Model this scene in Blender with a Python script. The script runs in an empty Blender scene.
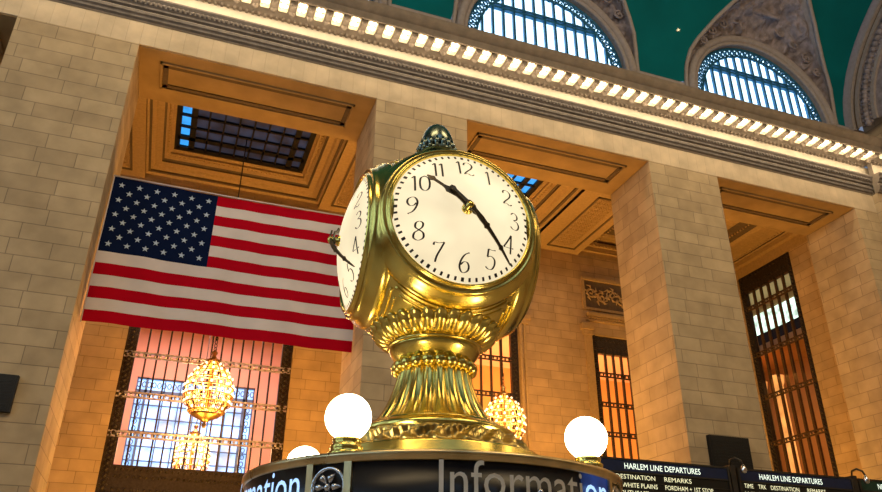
import bpy, math, random
from mathutils import Vector, Matrix, noise
PI = math.pi
R = math.radians
random.seed(7)
S = bpy.context.scene
COL = S.collection

# ------------------------------------------------------------------ camera, world, light, exposure
cam_d = bpy.data.cameras.new('camera')
cam_d.sensor_width = 36.0
cam_d.lens = 36.0 * 746.0 / 882.0
cam_d.clip_end = 300
cam = bpy.data.objects.new('camera', cam_d)
COL.objects.link(cam)
Mc = ((0.93914587, -0.1609194, 0.30349625), (-0.34344205, -0.42118867, 0.83943294), (0.00725186, 0.89258336, 0.45082409))
mw = Matrix(((Mc[0][0], Mc[0][1], -Mc[0][2], 0), (Mc[1][0], Mc[1][1], -Mc[1][2], 0), (Mc[2][0], Mc[2][1], -Mc[2][2], 1.6), (0, 0, 0, 1)))
cam.matrix_world = mw
S.camera = cam

W = bpy.data.worlds.new('world')
W.use_nodes = True
W.node_tree.nodes['Background'].inputs[0].default_value = (0.5, 0.62, 0.9, 1)
W.node_tree.nodes['Background'].inputs[1].default_value = 0.3
S.world = W

S.view_settings.view_transform = 'Standard'
S.view_settings.look = 'None'
S.view_settings.gamma = 1
S.view_settings.use_curve_mapping = False
S.view_settings.exposure = 0.22
S.cycles.use_denoising = True
S.cycles.max_bounces = 6
S.cycles.diffuse_bounces = 3
S.cycles.glossy_bounces = 4
S.cycles.sample_clamp_indirect = 6.0
S.cycles.caustics_reflective = False
S.cycles.caustics_refractive = False


def area(name, loc, target, sx, sy, power, color, shape='RECTANGLE'):
    l = bpy.data.lights.new(name, 'AREA')
    l.shape = shape
    l.size = sx
    l.size_y = sy
    l.energy = power
    l.color = color
    o = bpy.data.objects.new(name, l)
    o.location = loc
    d = Vector(target) - Vector(loc)
    o.rotation_euler = d.to_track_quat('-Z', 'Y').to_euler()
    COL.objects.link(o)
    return o


def point(name, loc, power, color, rad=0.3, parent=None):
    l = bpy.data.lights.new(name, 'POINT')
    l.energy = power
    l.color = color
    l.shadow_soft_size = rad
    o = bpy.data.objects.new(name, l)
    o.location = loc
    COL.objects.link(o)
    o.parent = parent
    return o


WARM = (1.0, 0.74, 0.44)
ORANGE = (1.0, 0.50, 0.085)
# the hall's general lighting, high under the vault behind the viewer
area('hall_light', (-4, 0, 21), (-2, 21.2, 15), 9, 5, 1250, (1.0, 0.72, 0.38))
area('hall_light', (12, -2, 23), (14, 21.2, 15), 9, 5, 1500, (1.0, 0.72, 0.38))
area('hall_light', (24, 2, 20), (24, 21.2, 15), 7, 5, 700, (1.0, 0.72, 0.38))
# cool daylight from the windows of the far side
area('daylight', (8, -14, 26), (10, 21, 26), 26, 5, 500, (0.42, 0.62, 1.0))
# uplights standing in the corridor behind the piers
for ux in (-1.2, 3.4, 8.5, 12.6, 16.0, 21.5, 25.5):
    area('corridor_light', (ux, 26.6, 3.0), (ux, 26.9, 18.0), 2.4, 2.0, 270, ORANGE)
# light inside the rooms beyond the corridor windows
area('room_light', (1.1, 35, 14.6), (1.1, 36, 6), 7, 5, 900, (1.0, 0.60, 0.50))
area('room_light', (17.5, 35.5, 3.0), (17.5, 37, 14), 12, 4, 4000, (1.0, 0.47, 0.13))
area('room_light', (31.5, 29, 13.3), (33, 30, 4), 3, 8, 60, (1.0, 0.5, 0.15))


# ------------------------------------------------------------------ materials
def nt(name):
    m = bpy.data.materials.new(name)
    m.use_nodes = True
    t = m.node_tree
    return m, t, t.nodes['Principled BSDF']


def N(t, kind, **kw):
    n = t.nodes.new(kind)
    for k, v in kw.items():
        if isinstance(k, str) and k in n.inputs.keys():
            n.inputs[k].default_value = v
        else:
            setattr(n, k, v)
    return n


def plain(name, col, rough=0.6, metal=0.0, noise_amt=0.12, noise_scale=6.0, bump=0.0, spec=0.35):
    m, t, b = nt(name)
    b.inputs['Roughness'].default_value = rough
    b.inputs['Metallic'].default_value = metal
    b.inputs['Specular IOR Level'].default_value = spec
    tc = N(t, 'ShaderNodeTexCoord')
    no = N(t, 'ShaderNodeTexNoise')
    no.inputs['Scale'].default_value = noise_scale
    no.inputs['Detail'].default_value = 5
    t.links.new(tc.outputs['Object'], no.inputs['Vector'])
    r = N(t, 'ShaderNodeValToRGB')
    r.color_ramp.elements[0].position = 0.3
    r.color_ramp.elements[1].position = 0.7
    r.color_ramp.elements[0].color = (*[c * (1 - noise_amt) for c in col], 1)
    r.color_ramp.elements[1].color = (*[min(1, c * (1 + noise_amt)) for c in col], 1)
    t.links.new(no.outputs['Fac'], r.inputs['Fac'])
    t.links.new(r.outputs['Color'], b.inputs['Base Color'])
    if bump:
        bp = N(t, 'ShaderNodeBump')
        bp.inputs['Strength'].default_value = bump
        bp.inputs['Distance'].default_value = 0.05
        t.links.new(no.outputs['Fac'], bp.inputs['Height'])
        t.links.new(bp.outputs['Normal'], b.inputs['Normal'])
    return m


def emit(name, col, strength, base=None, var=0.0, scale=1.0):
    m, t, b = nt(name)
    b.inputs['Base Color'].default_value = (*(base or col), 1)
    b.inputs['Emission Color'].default_value = (*col, 1)
    b.inputs['Emission Strength'].default_value = strength
    b.inputs['Roughness'].default_value = 0.35
    if var:
        tc = N(t, 'ShaderNodeTexCoord')
        no = N(t, 'ShaderNodeTexNoise')
        no.inputs['Scale'].default_value = scale
        t.links.new(tc.outputs['Object'], no.inputs['Vector'])
        mp = N(t, 'ShaderNodeMapRange')
        mp.inputs['From Min'].default_value = 0.35
        mp.inputs['From Max'].default_value = 0.65
        mp.inputs['To Min'].default_value = strength * (1 - var)
        mp.inputs['To Max'].default_value = strength * (1 + var)
        t.links.new(no.outputs['Fac'], mp.inputs['Value'])
        t.links.new(mp.outputs['Result'], b.inputs['Emission Strength'])
    return m


def ashlar(name, c1, c2, mortar, bw=1.55, rh=0.5, rough=0.75, vertical=False):
    m, t, b = nt(name)
    b.inputs['Roughness'].default_value = rough
    b.inputs['Specular IOR Level'].default_value = 0.3
    tc = N(t, 'ShaderNodeTexCoord')
    sp = N(t, 'ShaderNodeSeparateXYZ')
    t.links.new(tc.outputs['Object'], sp.inputs[0])
    ad = N(t, 'ShaderNodeMath', operation='ADD')
    t.links.new(sp.outputs['X'], ad.inputs[0])
    t.links.new(sp.outputs['Y'], ad.inputs[1])
    cb = N(t, 'ShaderNodeCombineXYZ')
    t.links.new(ad.outputs[0], cb.inputs['X'])
    t.links.new(sp.outputs['Z'], cb.inputs['Y'])
    br = N(t, 'ShaderNodeTexBrick')
    br.offset = 0.37
    br.squash = 0.7
    br.squash_frequency = 3
    br.inputs['Color1'].default_value = (*c1, 1)
    br.inputs['Color2'].default_value = (*c2, 1)
    br.inputs['Mortar'].default_value = (*mortar, 1)
    br.inputs['Scale'].default_value = 1.0
    br.inputs['Mortar Size'].default_value = 0.012
    br.inputs['Mortar Smooth'].default_value = 0.3
    br.inputs['Bias'].default_value = 0.0
    br.inputs['Brick Width'].default_value = bw
    br.inputs['Row Height'].default_value = rh
    t.links.new(cb.outputs[0], br.inputs['Vector'])
    no = N(t, 'ShaderNodeTexNoise')
    no.inputs['Scale'].default_value = 1.3
    no.inputs['Detail'].default_value = 8
    t.links.new(tc.outputs['Object'], no.inputs['Vector'])
    mp = N(t, 'ShaderNodeMapRange')
    mp.inputs['From Min'].default_value = 0.3
    mp.inputs['From Max'].default_value = 0.7
    mp.inputs['To Min'].default_value = 0.82
    mp.inputs['To Max'].default_value = 1.12
    t.links.new(no.outputs['Fac'], mp.inputs['Value'])
    mx = N(t, 'ShaderNodeVectorMath', operation='SCALE')
    t.links.new(br.outputs['Color'], mx.inputs[0])
    t.links.new(mp.outputs['Result'], mx.inputs['Scale'])
    t.links.new(mx.outputs[0], b.inputs['Base Color'])
    bp = N(t, 'ShaderNodeBump')
    bp.inputs['Strength'].default_value = 0.6
    bp.inputs['Distance'].default_value = 0.03
    bp.invert = True
    t.links.new(br.outputs['Fac'], bp.inputs['Height'])
    t.links.new(bp.outputs['Normal'], b.inputs['Normal'])
    return m


M = {}
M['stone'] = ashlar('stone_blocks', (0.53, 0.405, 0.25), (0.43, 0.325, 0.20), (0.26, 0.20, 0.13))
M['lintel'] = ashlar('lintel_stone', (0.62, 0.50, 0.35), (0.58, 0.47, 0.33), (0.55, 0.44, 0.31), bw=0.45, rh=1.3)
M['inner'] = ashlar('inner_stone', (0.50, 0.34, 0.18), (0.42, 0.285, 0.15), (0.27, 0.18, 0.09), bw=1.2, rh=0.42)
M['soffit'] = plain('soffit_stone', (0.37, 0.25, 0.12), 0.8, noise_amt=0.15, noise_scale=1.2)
M['groove'] = plain('dark_groove', (0.13, 0.09, 0.055), 0.8)
M['coffer'] = plain('coffer_plaster', (0.42, 0.28, 0.13), 0.6, noise_scale=9, bump=0.3)
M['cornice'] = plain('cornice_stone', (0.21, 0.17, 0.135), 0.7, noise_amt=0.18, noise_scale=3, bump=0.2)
M['cornice_shade'] = plain('shaded_moulding_stone', (0.15, 0.13, 0.12), 0.7, noise_amt=0.2, noise_scale=4)  # darker copy of the cornice stone paints in the shade on the mouldings
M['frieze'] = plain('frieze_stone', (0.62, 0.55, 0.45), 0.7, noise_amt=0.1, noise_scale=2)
M['carved'] = plain('carved_stone', (0.25, 0.215, 0.235), 0.85, noise_amt=0.35, noise_scale=3.5, bump=0.6)
M['band'] = plain('arch_stone', (0.31, 0.27, 0.265), 0.8, noise_amt=0.1)
M['green'] = plain('green_ceiling', (0.001, 0.12, 0.145), 0.85, noise_amt=0.12, noise_scale=0.6, spec=0.1)
M['iron'] = plain('dark_iron', (0.045, 0.033, 0.026), 0.45, 0.5, noise_amt=0.3, noise_scale=15)
M['blueiron'] = plain('blue_painted_iron', (0.02, 0.13, 0.26), 0.5, 0.2, noise_amt=0.3, noise_scale=8)
M['bronze'] = plain('bronze_bars', (0.17, 0.11, 0.06), 0.35, 0.8, noise_amt=0.3, noise_scale=15)
M['daypane'] = emit('daylight_glass', (0.50, 0.77, 1.0), 2.4, base=(0.3, 0.3, 0.3), var=0.2, scale=0.7)
M['skydark'] = emit('dark_skylight_glass', (0.06, 0.10, 0.20), 0.16, base=(0.02, 0.02, 0.03), var=0.6, scale=1.4)
M['skyblue'] = emit('blue_skylight_glass', (0.03, 0.33, 0.85), 1.0, base=(0.02, 0.05, 0.1), var=0.2, scale=2)
M['bluewin'] = emit('far_window_glass', (0.24, 0.54, 1.0), 1.7, base=(0.3, 0.3, 0.3), var=0.5, scale=0.8)
M['pink'] = plain('pink_plaster', (0.72, 0.42, 0.36), 0.8, noise_amt=0.06, noise_scale=0.5)
M['orangewall'] = plain('orange_plaster', (0.70, 0.45, 0.22), 0.8, noise_amt=0.1, noise_scale=0.6)
M['floor'] = plain('marble_floor', (0.42, 0.35, 0.27), 0.25, noise_amt=0.15, noise_scale=2)
M['black'] = plain('black_panel', (0.008, 0.008, 0.009), 0.5, noise_amt=0.3, noise_scale=20)
M['bulb'] = emit('warm_bulb', (1.0, 0.70, 0.42), 2.2)
M['corbulb'] = emit('cornice_bulb', (1.0, 0.80, 0.48), 9.0)
M['corglow'] = emit('cornice_glow', (1.0, 0.76, 0.40), 0.95, base=(0.3, 0.25, 0.15), var=0.35, scale=6)
M['crystal'] = plain('crystal', (0.40, 0.26, 0.12), 0.2, 0.8, noise_amt=0.1)
M['gilt'] = plain('gilt_metal', (0.75, 0.5, 0.2), 0.3, 1.0, noise_amt=0.15)


def brass(name, col, rough, dark=0.0):
    m, t, b = nt(name)
    b.inputs['Metallic'].default_value = 1.0
    tc = N(t, 'ShaderNodeTexCoord')
    no = N(t, 'ShaderNodeTexNoise')
    no.inputs['Scale'].default_value = 3.5
    no.inputs['Detail'].default_value = 6
    t.links.new(tc.outputs['Object'], no.inputs['Vector'])
    r = N(t, 'ShaderNodeValToRGB')
    r.color_ramp.elements[0].position = 0.3
    r.color_ramp.elements[1].position = 0.65
    r.color_ramp.elements[0].color = (*[c * (0.72 - dark) for c in col], 1)
    r.color_ramp.elements[1].color = (*col, 1)
    t.links.new(no.outputs['Fac'], r.inputs['Fac'])
    t.links.new(r.outputs['Color'], b.inputs['Base Color'])
    mp = N(t, 'ShaderNodeMapRange')
    mp.inputs['To Min'].default_value = rough * 0.6
    mp.inputs['To Max'].default_value = rough * 1.6
    t.links.new(no.outputs['Fac'], mp.inputs['Value'])
    t.links.new(mp.outputs['Result'], b.inputs['Roughness'])
    bp = N(t, 'ShaderNodeBump')
    bp.inputs['Strength'].default_value = 0.12
    bp.inputs['Distance'].default_value = 0.02
    t.links.new(no.outputs['Fac'], bp.inputs['Height'])
    t.links.new(bp.outputs['Normal'], b.inputs['Normal'])
    return m


M['brass'] = brass('polished_brass', (0.97, 0.74, 0.19), 0.20)
M['brass_old'] = brass('aged_brass', (0.70, 0.50, 0.16), 0.30, 0.35)
M['finial'] = brass('green_bronze', (0.30, 0.36, 0.30), 0.25, 0.2)
M['rim'] = brass('rim_bronze', (0.88, 0.66, 0.34), 0.28, 0.1)
M['dial'] = emit('opal_dial_glass', (1.0, 0.84, 0.54), 0.82, base=(0.30, 0.26, 0.18), var=0.12, scale=2.0)
M['ink'] = plain('dial_black', (0.035, 0.028, 0.02), 0.5)
M['hand'] = plain('hand_metal', (0.10, 0.075, 0.045), 0.35, 0.6)
M['globe'] = emit('lit_opal_globe', (1.0, 0.84, 0.52), 14.0)
M['signglass'] = plain('dark_sign_glass', (0.014, 0.014, 0.018), 0.3, spec=0.3)
M['signblue'] = emit('blue_lit_sign', (0.008, 0.05, 0.26), 0.5, base=(0.01, 0.02, 0.06), var=0.6, scale=3.0)
M['letter_grey'] = plain('grey_letters', (0.85, 0.80, 0.72), 0.4)
M['letter_blue'] = emit('blue_letters', (0.40, 0.64, 1.0), 1.1, base=(0.2, 0.3, 0.5))
M['silver'] = plain('silver_metal', (0.75, 0.75, 0.78), 0.2, 1.0, noise_amt=0.1)
M['flagred'] = plain('flag_red', (0.42, 0.002, 0.014), 0.9, spec=0.05, noise_amt=0.08, noise_scale=1.5)
M['flagwhite'] = plain('flag_white', (0.66, 0.60, 0.62), 0.9, spec=0.05, noise_amt=0.06, noise_scale=1.5)
M['flagblue'] = plain('flag_blue', (0.004, 0.010, 0.045), 0.9, spec=0.05, noise_amt=0.1, noise_scale=1.5)
M['flagstar'] = plain('flag_star', (0.42, 0.52, 0.70), 0.8, noise_amt=0.03)
M['board'] = plain('board_black', (0.012, 0.011, 0.010), 0.35)
M['boardframe'] = plain('board_frame', (0.05, 0.045, 0.04), 0.4, 0.5)
M['navy'] = plain('header_navy', (0.008, 0.016, 0.06), 0.4)
M['hgreen'] = plain('header_green', (0.008, 0.04, 0.03), 0.4)
M['btext'] = emit('board_letters', (0.85, 1.0, 0.88), 1.0)
M['rtext'] = emit('row_letters', (0.85, 0.85, 0.55), 0.75)
M['whitelit'] = emit('balcony_glow', (0.62, 0.85, 0.72), 1.3, var=0.5, scale=2.5)
M['column_glow'] = emit('orange_column_light', (1.0, 0.42, 0.10), 0.75, var=0.3, scale=1.5)  # warm light falling on the columns, put in as emission


# ------------------------------------------------------------------ mesh helper
class MB:
    def __init__(s):
        s.v = []
        s.f = []
        s.m = []
        s.s = []
        s.T = Matrix.Identity(4)

    def add(s, vs, fs, mi=0, smooth=False):
        b = len(s.v)
        s.v += [tuple(s.T @ Vector(p)) for p in vs]
        for f in fs:
            s.f.append([i + b for i in f])
            s.m.append(mi)
            s.s.append(smooth)
        return s

    def box(s, x0, x1, y0, y1, z0, z1, mi=0):
        vs = [(x0, y0, z0), (x1, y0, z0), (x1, y1, z0), (x0, y1, z0), (x0, y0, z1), (x1, y0, z1), (x1, y1, z1), (x0, y1, z1)]
        return s.add(vs, [(3, 2, 1, 0), (4, 5, 6, 7), (0, 1, 5, 4), (1, 2, 6, 5), (2, 3, 7, 6), (3, 0, 4, 7)], mi)

    def tube(s, pts, r, seg=8, mi=0, closed=False, caps=True):
        pts = [Vector(p) for p in pts]
        n = len(pts)
        rs = r if isinstance(r, (list, tuple)) else [r] * n
        vs = []
        ref = None
        for i, p in enumerate(pts):
            if closed:
                d = pts[(i + 1) % n] - pts[i - 1]
            else:
                d = pts[min(i + 1, n - 1)] - pts[max(i - 1, 0)]
            d.normalize()
            if ref is None:
                ref = Vector((0, 0, 1)) if abs(d.z) < 0.9 else Vector((1, 0, 0))
            a = (ref - d * ref.dot(d)).normalized()
            ref = a
            b = d.cross(a)
            for k in range(seg):
                t = 2 * PI * k / seg
                vs.append(p + (a * math.cos(t) + b * math.sin(t)) * rs[i])
        fs = []
        m = n if closed else n - 1
        for i in range(m):
            j = (i + 1) % n
            for k in range(seg):
                l = (k + 1) % seg
                fs.append((i * seg + k, i * seg + l, j * seg + l, j * seg + k))
        if caps and not closed:
            fs.append(tuple(range(seg))[::-1])
            fs.append(tuple((n - 1) * seg + k for k in range(seg)))
        return s.add(vs, fs, mi, True)

    def lathe(s, prof, seg=48, mi=0, axis='z', fn=None, a0=0.0, a1=2 * PI, smooth=True):
        full = abs(a1 - a0 - 2 * PI) < 1e-6
        cols = seg if full else seg + 1
        vs = []
        for i, (r, z) in enumerate(prof):
            for k in range(cols):
                t = a0 + (a1 - a0) * k / seg
                rr, zz = (r, z) if fn is None else fn(i, r, z, t)
                if axis == 'z':
                    vs.append((rr * math.sin(t), -rr * math.cos(t), zz))
                else:
                    vs.append((rr * math.sin(t), -zz, rr * math.cos(t)))
        fs = []
        for i in range(len(prof) - 1):
            for k in range(seg):
                l = (k + 1) % cols
                fs.append((i * cols + k, i * cols + l, (i + 1) * cols + l, (i + 1) * cols + k))
        return s.add(vs, fs, mi, smooth)

    def sphere(s, c, r, seg=16, rings=10, mi=0, sz=1.0):
        c = Vector(c)
        vs = [c + Vector((0, 0, -r * sz))]
        for i in range(1, rings):
            p = -PI / 2 + PI * i / rings
            for k in range(seg):
                t = 2 * PI * k / seg
                vs.append(c + Vector((r * math.cos(p) * math.cos(t), r * math.cos(p) * math.sin(t), r * sz * math.sin(p))))
        vs.append(c + Vector((0, 0, r * sz)))
        fs = []
        for k in range(seg):
            fs.append((0, 1 + (k + 1) % seg, 1 + k))
        for i in range(rings - 2):
            for k in range(seg):
                l = (k + 1) % seg
                fs.append((1 + i * seg + k, 1 + i * seg + l, 1 + (i + 1) * seg + l, 1 + (i + 1) * seg + k))
        b = 1 + (rings - 2) * seg
        for k in range(seg):
            fs.append((b + k, b + (k + 1) % seg, len(vs) - 1))
        return s.add(vs, fs, mi, True)

    def extrude_x(s, prof, x0, x1, mi=0, mis=None):
        """closed outline (y,z) swept along x; mis gives a material per side"""
        n = len(prof)
        vs = [(x0, y, z) for y, z in prof] + [(x1, y, z) for y, z in prof]
        for i in range(n):
            j = (i + 1) % n
            s.add([vs[i], vs[j], vs[n + j], vs[n + i]], [(0, 1, 2, 3)], mis[i] if mis else mi)
        s.add(vs, [tuple(range(n)), tuple(range(2 * n - 1, n - 1, -1))], mi)
        return s

    def build(s, name, mats, parent=None, loc=None, recalc=True):
        me = bpy.data.meshes.new(name)
        me.from_pydata([tuple(v) for v in s.v], [], s.f)
        if not isinstance(mats, (list, tuple)):
            mats = [mats]
        for m in mats:
            me.materials.append(m)
        me.polygons.foreach_set('material_index', s.m)
        me.polygons.foreach_set('use_smooth', s.s)
        me.update()
        if recalc:
            import bmesh
            bm = bmesh.new()
            bm.from_mesh(me)
            bmesh.ops.recalc_face_normals(bm, faces=bm.faces)
            bm.to_mesh(me)
            bm.free()
        o = bpy.data.objects.new(name, me)
        COL.objects.link(o)
        if parent:
            o.parent = parent
        if loc:
            o.location = loc
        return o


def tag(o, label=None, cat=None, group=None, kind=None):
    if label: o['label'] = label
    if cat: o['category'] = cat
    if group: o['group'] = group
    if kind: o['kind'] = kind
    return o


def empty(name, loc=(0, 0, 0), rz=0.0):
    o = bpy.data.objects.new(name, None)
    o.location = loc
    o.rotation_euler = (0, 0, rz)
    o.empty_display_size = 0.2
    COL.objects.link(o)
    return o


def copy_tree(o, parent=None):
    c = o.copy()
    COL.objects.link(c)
    c.parent = parent
    for ch in list(o.children):
        copy_tree(ch, c)
    return c


def struct(o, label=None):
    o['kind'] = 'structure'
    if label: o['label'] = label
    return o


def text_mesh(body, size=1.0):
    cu = bpy.data.curves.new('letters', 'FONT')
    cu.body = body
    cu.size = size
    cu.resolution_u = 3
    o = bpy.data.objects.new('letters', cu)
    COL.objects.link(o)
    dg = bpy.context.evaluated_depsgraph_get()
    me = bpy.data.meshes.new_from_object(o.evaluated_get(dg))
    vs = [(v.co.x, v.co.y) for v in me.vertices]
    fs = [tuple(p.vertices) for p in me.polygons]
    bpy.data.objects.remove(o)
    bpy.data.curves.remove(cu)
    bpy.data.meshes.remove(me)
    return vs, fs


# ------------------------------------------------------------------ structure: hall shell
Y0 = 21.23      # face of the piers
Z0 = 18.55      # underside of the lintels
YB = 24.15      # back of the piers
YW = 30.0       # face of the corridor's back wall
struct(MB().box(-20, 42, -17, 44, -0.3, 0).build('floor', M['floor']), 'pale marble floor of the hall')
struct(MB().box(-20.4, -20, -17, 44, 0, 34).build('wall_west', M['stone']), 'stone end wall of the hall on the left')
struct(MB().box(-20, 42, -17.4, -17, 0, 34).build('wall_north', M['stone']), 'stone wall behind the viewer')
struct(MB().box(30.2, 30.6, -17, 20.5, 0, 34).box(30.2, 30.6, 20.5, 21.6, 21.95, 34).build('wall_east', M['stone']), 'stone end wall of the hall on the right')

piers = [(-18.2, -14.8), (-6.55, -2.95), (5.16, 8.67), (16.68, 20.06), (27.61, 30.6)]
names = ['far left', 'left', 'middle', 'right', 'far right']
for i, (a, b) in enumerate(piers):
    o = MB().box(a, b, Y0, YB, 0, Z0).build('wall_pier', M['stone'])
    struct(o, 'tall square pier of pale stone blocks, %s one of the row' % names[i])
# projecting break at the far right
struct(MB().box(28.95, 32, 20.95, Y0, 0, 19.45).build('wall_corner_pilaster', M['stone']), 'shallow stone pilaster at the right end of the row of piers')
# lintel band
struct(MB().box(-20, 30.6, Y0, YB, Z0, 21.0).build('wall_lintel', [M['lintel']]), 'pale stone lintel band above the openings')
# soffit mouldings under lintel, per opening
openings = [(-14.8, -6.55), (-2.95, 5.16), (8.67, 16.68), (20.06, 27.61)]
for k, (a, b) in enumerate(openings):
    mb = MB()
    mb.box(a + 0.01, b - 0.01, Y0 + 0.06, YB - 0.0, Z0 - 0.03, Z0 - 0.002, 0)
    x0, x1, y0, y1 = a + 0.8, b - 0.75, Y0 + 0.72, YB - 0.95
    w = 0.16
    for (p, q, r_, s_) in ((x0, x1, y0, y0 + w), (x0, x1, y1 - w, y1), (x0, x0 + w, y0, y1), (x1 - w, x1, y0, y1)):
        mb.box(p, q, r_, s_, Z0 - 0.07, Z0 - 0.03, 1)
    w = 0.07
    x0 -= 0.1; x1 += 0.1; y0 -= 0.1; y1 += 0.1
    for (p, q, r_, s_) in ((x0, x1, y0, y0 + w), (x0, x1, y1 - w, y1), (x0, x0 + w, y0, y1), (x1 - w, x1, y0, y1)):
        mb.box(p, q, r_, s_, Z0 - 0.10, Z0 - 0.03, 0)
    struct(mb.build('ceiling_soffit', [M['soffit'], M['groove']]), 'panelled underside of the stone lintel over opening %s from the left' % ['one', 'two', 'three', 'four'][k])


# entablature ------------------------------------------------
def entab(dy, x0, x1, name, label, per0):
    y = Y0 - dy
    mb = MB()
    prof = [(y + 0.2, 19.45), (y - 0.02, 19.45), (y - 0.02, 19.52), (y - 0.10, 19.56), (y - 0.10, 19.66), (y - 0.16, 19.70), (y - 0.16, 19.80),
            (y - 0.05, 19.82), (y - 0.05, 19.92), (y - 0.16, 19.95), (y - 0.16, 20.03), (y - 0.22, 20.08), (y - 0.22, 20.22), (y - 0.30, 20.3), (y - 0.30, 20.36),
            (y - 0.02, 20.40), (y - 0.02, 21.0), (y - 0.12, 21.02), (y - 0.28, 21.10), (y - 0.36, 21.16), (y - 0.42, 21.20),
            (y - 1.02, 21.22), (y - 1.02, 21.12), (y - 1.10, 21.12), (y - 1.10, 21.42), (y - 1.16, 21.46), (y - 1.30, 21.62), (y - 1.34, 21.72), (y - 1.34, 21.78),
            (y - 1.0, 21.86), (y + 0.2, 21.9)]
    n = len(prof)
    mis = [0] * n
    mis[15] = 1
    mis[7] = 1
    for q in (2, 3, 4, 5, 6, 8, 9, 10, 11, 12, 13, 14):  # lower moulding sides take the painted shade colour
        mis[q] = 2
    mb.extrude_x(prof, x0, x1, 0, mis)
    # egg moulding and dentils
    x = x0 + 0.1
    while x < x1 - 0.1:
        mb.sphere((x, y - 0.235, 20.14), 0.06, 6, 4, 2, 1.2)
        x += 0.16
    x = x0 + 0.1
    k = 0
    while x < x1 - 0.1:
        mb.box(x - 0.045, x + 0.045, y - 0.17, y - 0.05, 20.93, 21.03, 0)
        x += 0.214
    # scroll brackets between the lights
    x = per0 + 0.32
    while x - 0.6417 > x0: x -= 0.6417
    while x < x1:
        if x > x0 + 0.05:
            mb.box(x - 0.12, x + 0.12, y - 0.98, y - 0.42, 21.02, 21.22, 0)
            mb.sphere((x, y - 0.92, 21.02), 0.1, 8, 6, 0)
            mb.sphere((x, y - 0.5, 20.99), 0.12, 8, 6, 0)
            mb.box(x - 0.08, x + 0.08, y - 0.95, y - 0.5, 20.98, 21.03, 0)
        x += 0.6417
    return struct(mb.build(name, [M['cornice'], M['frieze'], M['cornice_shade']]), label)


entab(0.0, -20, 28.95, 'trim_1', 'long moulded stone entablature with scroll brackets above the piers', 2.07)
entab(0.38, 28.95, 32, 'trim_2', 'projecting corner of the stone entablature at the right end', 29.1)


def make_cornice_light():
    r = empty('cornice_light')
    mb = MB()
    mb.box(-0.165, 0.165, -0.30, 0.28, -0.03, 0.0)
    mb.box(-0.15, 0.15, 0.28, 0.31, -0.17, -0.0)
    for sx in (-1, 1):
        mb.box(sx * 0.165 - 0.008, sx * 0.165 + 0.008, -0.28, 0.28, -0.15, -0.03)
    mb.build('glow_plate', M['corglow'], r)  # glowing plate added to keep the coffers between the brackets bright
    mb = MB()
    for yy in (-0.14, 0.13):
        for sgn in (-1, 1):
            mb.sphere((0.08 * sgn, yy, -0.05), 0.07, 8, 6)
    mb.lathe([(0.0, -0.16), (0.045, -0.14), (0.06, -0.09), (0.045, -0.04), (0.03, -0.02)], 10)
    mb.build('bulb', M['corbulb'], r)
    mb = MB()
    mb.tube([(0.1 * math.cos(q), 0.1 * math.sin(q), -0.035) for q in (2 * PI * j / 10 for j in range(10))], 0.022, 5, closed=True)
    for sx in (-1, 1):
        mb.tube([(sx * 0.16, 0.22, -0.04), (sx * 0.1, 0.12, -0.05)], 0.02, 5)
        mb.tube([(sx * 0.16, -0.24, -0.04), (sx * 0.1, -0.12, -0.05)], 0.02, 5)
    mb.build('rosette', M['gilt'], r)
    point('cornice_lamp', (0, -0.12, -0.62), 11, (1.0, 0.78, 0.50), 0.12, r)
    return r


proto = make_cornice_light()
xs = []
x = 2.07
while x > -8: x -= 0.6417
while x < 28.7:
    xs.append((x, Y0 - 0.74, 21.21))
    x += 0.6417
xs += [(29.2, Y0 - 1.12, 21.21), (29.84, Y0 - 1.12, 21.21)]
for i, p in enumerate(xs):
    o = proto if i == 0 else copy_tree(proto)
    o.location = p
    if p[0] > 29:
        tag(o, 'glowing cornice light under the stepped-out right corner of the cornice' if p[0] < 29.5 else 'glowing cornice light cut by the right edge, past the stepped-out corner', 'light')
    else:
        tag(o, 'small glowing warm light between brackets in the long cornice row', 'light', 'row of lights under the cornice')

# attic wall and barrel vault ---------------------------------
YA, ZS = 21.6, 23.3
CX = [-10.3, 1.15, 12.65, 24.0]


def barrel(th):
    return 3 + 18.6 * math.cos(th), ZS + 10 * math.sin(th)


PT = [(4.4, 0.0), (4.32, 1.3), (4.15, 2.06), (3.85, 2.6), (3.1, 3.6), (2.35, 4.4), (1.5, 5.1), (0.7, 5.55), (0.0, 5.8)]


def zlow(x):
    for c in CX:
        d = abs(x - c)
        if d < 4.4:
            for (a, za), (b, zb) in zip(PT, PT[1:]):
                if b <= d <= a:
                    return za + (zb - za) * (a - d) / (a - b)
    return 0.0


def wall_with_arches():
    mb = MB()
    # stone band strip below the vault, split around the arches
    xs_ = [-20]
    for c in CX: xs_ += [c - 4.25, c + 4.25]
    xs_.append(30.6)
    mb.box(-20, 30.6, YA, YA + 0.4, 21.8, 23.3)
    for i in range(0, len(xs_), 2):
        mb.box(xs_[i], xs_[i + 1], YA - 0.03, YA + 0.4, 23.3, 23.62)
    return mb


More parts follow.
